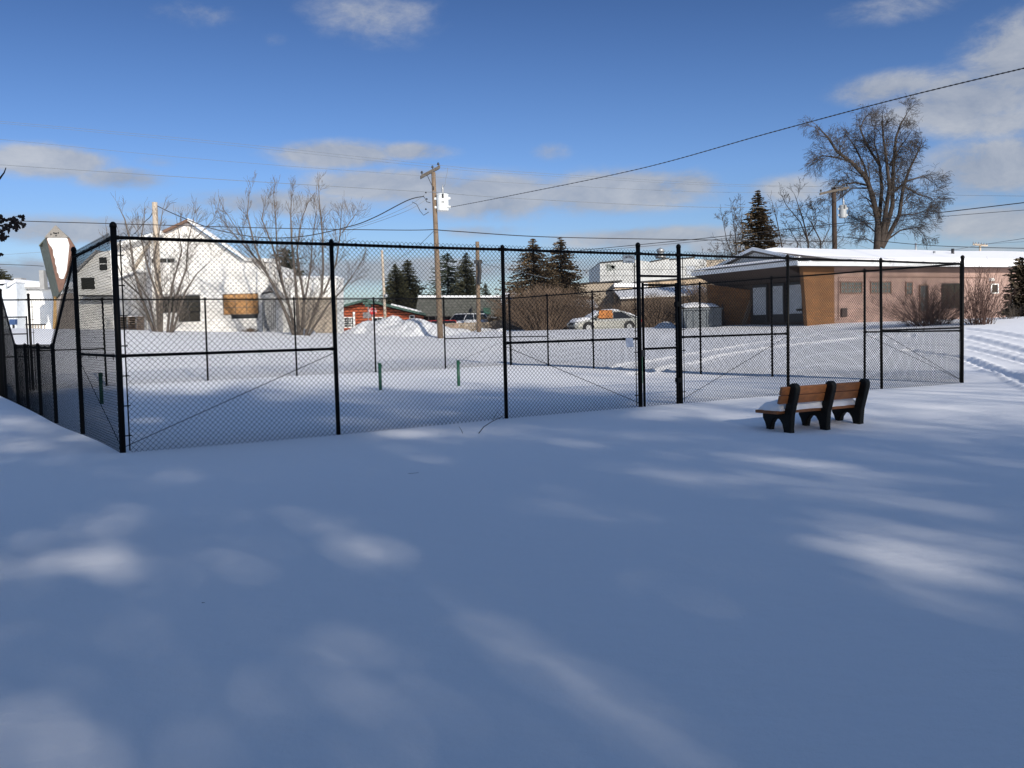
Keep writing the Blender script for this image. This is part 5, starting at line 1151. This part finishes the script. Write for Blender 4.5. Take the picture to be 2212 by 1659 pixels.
# dumpster
dm = at(1517, 706, 56); DG = mat('grey_dumpster_steel', (.13, .15, .17), .6, .15, 3)
dr = empty('dumpster', (dm.x, 56, dm.z), 'dark grey steel dumpster with a snowy lid left of the brick building', 'dumpster')
xa, xb = at(1475, 706, 56).x, at(1559, 706, 56).x; zb_, zt_ = dm.z - .3, at(1517, 666, 56).z
MB().prism([(xa + .25, 56, zb_), (xb, 56, zb_), (xb, 56, zt_), (xa, 56, zt_)], (0, 1.5, 0)).build('bin', DG, dr)
for k in range(6): x = xa + .25 + (xb - xa - .3) * k / 5; MB().box(x - .03, 55.94, zb_ + .1, x + .03, 55.998, zt_ - .1).build('rib', DG, dr)
MB().box(xa - .05, 55.9, zt_ - .09, xb + .05, 55.995, zt_ + .0).build('rim', DG, dr)
MB().prism([(xa, 55.95, zt_ + .01), (xb, 55.95, zt_ + .01), (xb, 57.5, zt_ + .22), (xa, 57.5, zt_ + .25)], (0, 0, .05)).build('lid', DARK, dr)
o = snow_on([Vector((xa + .1, 56.0, zt_ + .06)), Vector((xb - .1, 56.0, zt_ + .06)), Vector((xb - .1, 57.4, zt_ + .27)), Vector((xa + .1, 57.4, zt_ + .29))], .12, 'snow on the lid of the grey dumpster')
# stop sign and street name sign
p = at(805.5, 672.5, 84); ss = empty('stop_sign', (p.x, 84, p.z - 2.2), 'red octagonal stop sign above the big snow pile', 'stop sign')
RED = mat('sign_red', (.55, .01, .012), .4); WS = mat('sign_white', (.8, .8, .8), .4); rS = 8 * 84 / F_PX
def octo(r_, y): return [(p.x + r_ / math.cos(math.pi / 8) * math.cos(math.pi / 8 + k * math.pi / 4), y, p.z + r_ / math.cos(math.pi / 8) * math.sin(math.pi / 8 + k * math.pi / 4)) for k in range(8)]
MB().prism(octo(rS, 84), (0, .01, 0)).build('sign_border', WS, ss); MB().prism(octo(rS * .93, 83.985), (0, .01, 0)).build('sign_plate', RED, ss)
text_mesh('STOP', rS * .92, (p.x, 83.975, p.z), (1, 0, 0), (0, 0, 1), WS, ss, depth=.003); MB().tube([(p.x, 84.06, p.z - 2.8), (p.x, 84.06, p.z + rS)], .035, 8).build('post', STEEL, ss)
p = at(795, 657, 86); sn = empty('street_name_sign', (p.x, 86, p.z - 3), 'green street name blades on a grey post left of the stop sign', 'street sign')
MB().tube([(p.x, 86, p.z - 3), (p.x, 86, p.z + .25)], .04, 8).build('post', STEEL, sn)
MB().obox(p + Vector((0, -.06, .1)), (1, .15, 0), (-.15, 1, 0), (0, 0, 1), .45, .012, .10).build('sign_blade', GRF, sn); MB().obox(p + Vector((0, -.06, -.12)), (.5, 1, 0), (-1, .5, 0), (0, 0, 1), .45, .012, .10).build('sign_blade', GRF, sn)

# ------------------------------------------------------------------ twigs in the snow, leafy branch at the left edge
def twig(pts, r, label):
    P = []
    p0_ = hit(*pts[0]); 
    for (x, y, dh) in [(a, b, 0) for a, b in pts]: P.append(at(x, y, p0_.y))
    P[0].z -= .03; o_ = MB().tube(P, [r * (1 - .6 * i / (len(P) - 1)) for i in range(len(P))], 5).build('dead_stem', TWIG, loc=P[0]); tag(o_, label, 'stem', 'dead stems poking out of the snow')
twig([(1030, 937), (1045, 922), (1062, 911), (1078, 903), (1091, 897)], .007, 'long dead stem bending right toward the third fence post')
twig([(1001, 936), (996, 928), (991, 921)], .005, 'short dead stem leaning left beside the long one')
twig([(1062, 911), (1072, 894), (1076, 885)], .004, 'thin dead stem standing above the long bent one')
q = hit(893, 1023); o = MB().tube([(q.x - .055, q.y, q.z + .003), (q.x - .01, q.y - .01, q.z + .006), (q.x + .02, q.y + .01, q.z + .004), (q.x + .055, q.y + .015, q.z + .008)], .0016, 5).build('fallen_twig', TWIG, loc=q); tag(o, 'tiny twig lying on the shaded snow in front of the fence', 'twig')
q = hit(438, 1303); o = MB().tube([(q.x - .010, q.y, q.z + .001), (q.x, q.y - .003, q.z + .004), (q.x + .012, q.y + .003, q.z + .002)], .0018, 5).build('bark_scrap', TWIG, loc=q); tag(o, 'small scrap of bark on the shaded snow at lower left', 'twig')
LEAF = mat('withered_leaves', (.05, .028, .018), .8, .4, 20)
YO = 6.0; tr0 = at(-330, 700, YO); ot = empty('oak_tree', (tr0.x, YO, 0), 'tree off the left edge whose leafy twig tips reach into the picture', 'tree')
trk = MB(); trk.tube([(tr0.x, YO, -.3), (tr0.x - .02, YO, 2), (tr0.x + .05, YO, 5)], [.16, .13, .08], 10)
trk.tube([(tr0.x, YO, 1.6), at(-200, 560, YO), at(-80, 520, YO), at(-10, 490, YO)], [.05, .03, .018, .009], 6); trk.tube([(tr0.x, YO, 2.1), at(-150, 520, YO), at(-40, 430, YO), at(0, 385, YO), at(9, 373, YO), at(13, 362, YO)], [.04, .02, .012, .006, .004, .0025], 6)
trk.build('trunk', BARK, ot, smooth=True)
cr_ = MB(); rng = random.Random(9)
for pts in ([(-40,500),(-5,480),(20,472),(42,466)], [(-30,505),(0,487),(25,484),(40,480),(52,482)], [(-30,508),(-4,500),(8,505),(12,515)], [(0,487),(18,494),(32,490)]):
    cr_.tube([at(x, y, YO) for x, y in pts], [.006, .004, .003, .002, .002][:len(pts)], 4, cap=False)
cr_.build('twigs', BARK, ot)
lv = MB()
for (x, y) in [(3,467),(9,474),(3,480),(14,487),(10,494),(17,495),(22,474),(31,472),(33,481),(39,481),(45,468),(50,471),(47,484),(52,488),(30,492),(36,495),(42,490),(4,500),(9,507),(14,512),(8,517),(2,510),(22,487),(27,480),(20,500),(0,472),(36,474),(-6,490),(-10,480),(-15,500),(-20,470),(1,549)]:
    c_ = at(x, y, YO + rng.uniform(-.12, .12)); a = rng.uniform(0, 6.28); s_ = rng.uniform(.015, .026)
    e1 = Vector((math.cos(a), rng.uniform(-.6, .6), math.sin(a))).normalized(); e2 = e1.cross(Vector((rng.uniform(-.5, .5), 1, rng.uniform(-.5, .5)))).normalized(); n_ = e1.cross(e2)
    outl = [(-1.1, 0), (-.6, .5), (-.3, .35), (0, .75), (.3, .4), (.7, .6), (1.2, 0), (.7, -.5), (.3, -.35), (0, -.7), (-.3, -.35), (-.6, -.5)]
    vs = [c_ + e1 * u * s_ + e2 * v * s_ + n_ * (abs(v) * s_ * rng.uniform(.2, .7)) for u, v in outl]; lv.add([c_] + vs, [(0, i + 1, (i + 1) % 12 + 1) for i in range(12)])
lv.build('withered_leaves', LEAF, ot)

# ------------------------------------------------------------------ unseen tall pines, crowns shaped to leave set light patches on the foreground
LIT = [ # photo px centre, half sizes, tilt (deg, down to the right), light let through
 (215,1218,75,26,0,.8),(40,1252,130,38,-14,.42),(370,1220,110,26,-4,.45),(200,1150,110,25,-10,.14),(395,1026,70,9,-6,.25),(685,1168,95,24,8,.2),(575,1493,60,62,0,.28),(350,1520,75,70,0,.22),
 (130,1625,150,60,-10,.28),(550,1355,60,40,0,.12),(600,1620,120,60,0,.2),(1080,1436,70,36,32,.7),(1225,1555,110,36,32,.18),(1986,1216,140,40,20,.9),(1900,1175,110,22,22,.45),(2170,1190,80,40,0,.4),(1700,1003,120,13,6,.75),(1810,1022,110,17,12,.6),
 (1505,1034,105,10,8,.45),(1254,1100,85,18,14,.28),(1720,1052,150,9,15,.25),(1960,1085,120,11,18,.35),(2130,1125,90,12,20,.3),(2010,934,170,10,4,.7),(1797,1552,100,46,32,.15),(1925,989,110,9,8,.3),(2180,999,70,9,5,.4),
 (925,937,110,9,-1,.75),(40,920,110,18,0,.6),(30,962,90,22,0,.5),(120,985,70,10,0,.2),(150,948,70,10,0,.35),(640,857,70,11,0,.55),(358,852,70,9,0,.45),(740,846,90,13,0,.65),(837,868,160,7,0,.35),(905,889,100,7,0,.4),(760,907,70,9,0,.45),
 (1100,858,140,6,0,.3),(1500,895,110,10,4,.3),(1260,935,120,6,4,.15),(1640,905,70,10,0,.5),(1450,950,160,6,4,.18)]
def lit(px, py):
    v = .012 + .035 * np.maximum(0, np.sin(px * .0061 + py * .013 + 1)) * np.maximum(0, np.sin(py * .011 - px * .0047))
    wv = 1 + .30 * np.sin(px * .031 + py * .05) * np.sin(py * .043 - px * .012)
    for (cx, cy, a, b, t, s_) in LIT:
        s_ = s_ * (.9 if s_ > .65 else .72)
        if cy > 1300: a, b = a * 1.0, b * 1.2
        c_, s2 = math.cos(R(t)), math.sin(R(t)); dx, dy = px - cx, py - cy; u = (dx * c_ + dy * s2) / a; w = (-dx * s2 + dy * c_) / b; q = (u * u + w * w)
        v = np.maximum(v, s_ * np.exp(-.8 * np.minimum(q, 40)) * wv)
    # far edge of the tree shade
    edge = np.where(px < 1300, 842, np.where(px < 1650, 842 + (px - 1300) * .10, 877 + (px - 1650) * .16))
    edge = np.where(px > 1870, 915 + (px - 1870) * .02, edge) + 4 * np.sin(px * .021) + 3 * np.sin(px * .057 + 2)
    far = 1 / (1 + np.exp(np.clip((py - edge) / 5.0, -30, 30))); v = np.maximum(v, np.where(px < 1500, .97, .97 - .35 * np.clip((px - 1500) / 200, 0, 1) * (py > 800)) * far)
    v = np.where((px > 1380) & (py < 905), np.maximum(v, .45), v)
    return np.clip(v, .004, .999)
NEED = mat('pine_foliage', (.035, .05, .025), .9, .3, 2)
rngp = random.Random(123); sh2 = (-sun_dir.x / sun_dir.z, -sun_dir.y / sun_dir.z)
spots = []
for i in range(9):
    spots.append((-15 + i * 5.6 + rngp.uniform(-.8, .8), -21 + rngp.uniform(-1, 1), rngp.uniform(25.5, 27), 4.8))
for i in range(9):
    spots.append((-12.5 + i * 5.6 + rngp.uniform(-.8, .8), -16 + rngp.uniform(-.8, .8), rngp.uniform(23.5, 25), 4.6))
NL = 6200; CAND = []
for k, (tx, ty, H, Rm) in enumerate(spots):
    rg = np.random.RandomState(900 + k); f = rg.rand(NL) ** .9; z = 1.5 + f * (H - 1.5); rr_ = Rm * (.55 + .45 * np.sin(np.minimum(1, (1 - f) * 3) * 1.57)) * np.minimum(1, (1 - f) * 4 + .15) * np.sqrt(rg.rand(NL)); a = rg.uniform(0, 6.283, NL)
    CAND.append(np.stack([tx + rr_ * np.cos(a), ty + rr_ * np.sin(a), z], 1))
AL = np.vstack(CAND); GX, GY = AL[:, 0] + sh2[0] * AL[:, 2], AL[:, 1] + sh2[1] * AL[:, 2]
bx_ = np.arange(-60, 80, 1.5); by_ = np.arange(-20, 60, 1.5); HI, _, _ = np.histogram2d(GX, GY, [bx_, by_])
for _ in range(2):                                 # small blur of the depth map
    HI = (HI + np.roll(HI, 1, 0) + np.roll(HI, -1, 0) + np.roll(HI, 1, 1) + np.roll(HI, -1, 1)) / 5
TAU = HI * (.30 ** 2 * 2.72 * .5 / math.sin(SUN_EL)) / 2.25
def tau(gx_, gy_):
    i = np.clip(((gx_ + 60) / 1.5).astype(int), 0, TAU.shape[0] - 1); j = np.clip(((gy_ + 20) / 1.5).astype(int), 0, TAU.shape[1] - 1); return np.maximum(TAU[i, j], .5)
for k, (tx, ty, H, Rm) in enumerate(spots):
    z0 = gz(tx, ty); root = empty('shade_pine', (tx, ty, z0), 'tall pine behind the camera, its crown shaped to shade the snow in patches', 'tree', 'tall pines behind the camera')
    MB().tube([(tx, ty, z0 - .3), (tx + .1, ty, z0 + H * .5), (tx, ty, z0 + H * .98)], [.22, .10, .02], 8).build('trunk', BARK, root, smooth=True)
    rg = np.random.RandomState(400 + k); P = CAND[k]
    def light(P):
        gx_, gy_ = P[:, 0] + sh2[0] * P[:, 2], P[:, 1] + sh2[1] * P[:, 2]; tz = T(gx_, gy_); gx_ = P[:, 0] + sh2[0] * (P[:, 2] - tz); gy_ = P[:, 1] + sh2[1] * (P[:, 2] - tz); d = np.stack([gx_, gy_, tz - EYE], 1)
        kk = np.maximum(d @ np.array(FW), .05); px = CX + F_PX * (d @ np.array(RT)) / kk; py = CY - F_PX * (d @ np.array(UP)) / kk
        ok = (gy_ > .6) & (py < 1900) & (px > -400) & (px < 2600); return np.where(ok, lit(px, py), .004), tau(gx_, gy_)
    L0, T_ = light(P); Lm = L0.copy(); w = .30
    for q in ((.4, 0, 0), (-.4, 0, 0), (0, .1, .4), (0, -.1, -.4), (.3, 0, .3), (-.3, 0, -.3), (.3, 0, -.3), (-.3, 0, .3)): Lm = np.maximum(Lm, light(P + np.array(q))[0])
    big = (Lm < .05); sel = P[big & (rg.rand(NL) < -np.log(np.maximum(L0, .004)) / T_ * 1.3)]; sizes = np.full(len(sel), w)
    Q_ = np.repeat(P[~big], 12, axis=0); Q_ = Q_ + rg.uniform(-.33, .33, Q_.shape); LQ, TQ = light(Q_); keep = rg.rand(len(Q_)) < -np.log(LQ) / TQ
    sel = np.vstack([sel, Q_[keep]]); sizes = np.concatenate([sizes, np.full(int(keep.sum()), w / 12 ** .5 * 1.05)])
    e1 = rg.normal(size=sel.shape); e1 /= np.linalg.norm(e1, axis=1)[:, None]; e2 = np.cross(e1, rg.normal(size=sel.shape)); e2 /= np.linalg.norm(e2, axis=1)[:, None]; sz = sizes[:, None]
    V = np.stack([sel - e1 * sz - e2 * sz * .7, sel + e1 * sz * .9 - e2 * sz * .8, sel + e1 * sz + e2 * sz * .7, sel - e1 * sz * .8 + e2 * sz * .8], 1).reshape(-1, 3)
    build_np('crown', V, np.arange(len(V)).reshape(-1, 4), NEED, root)
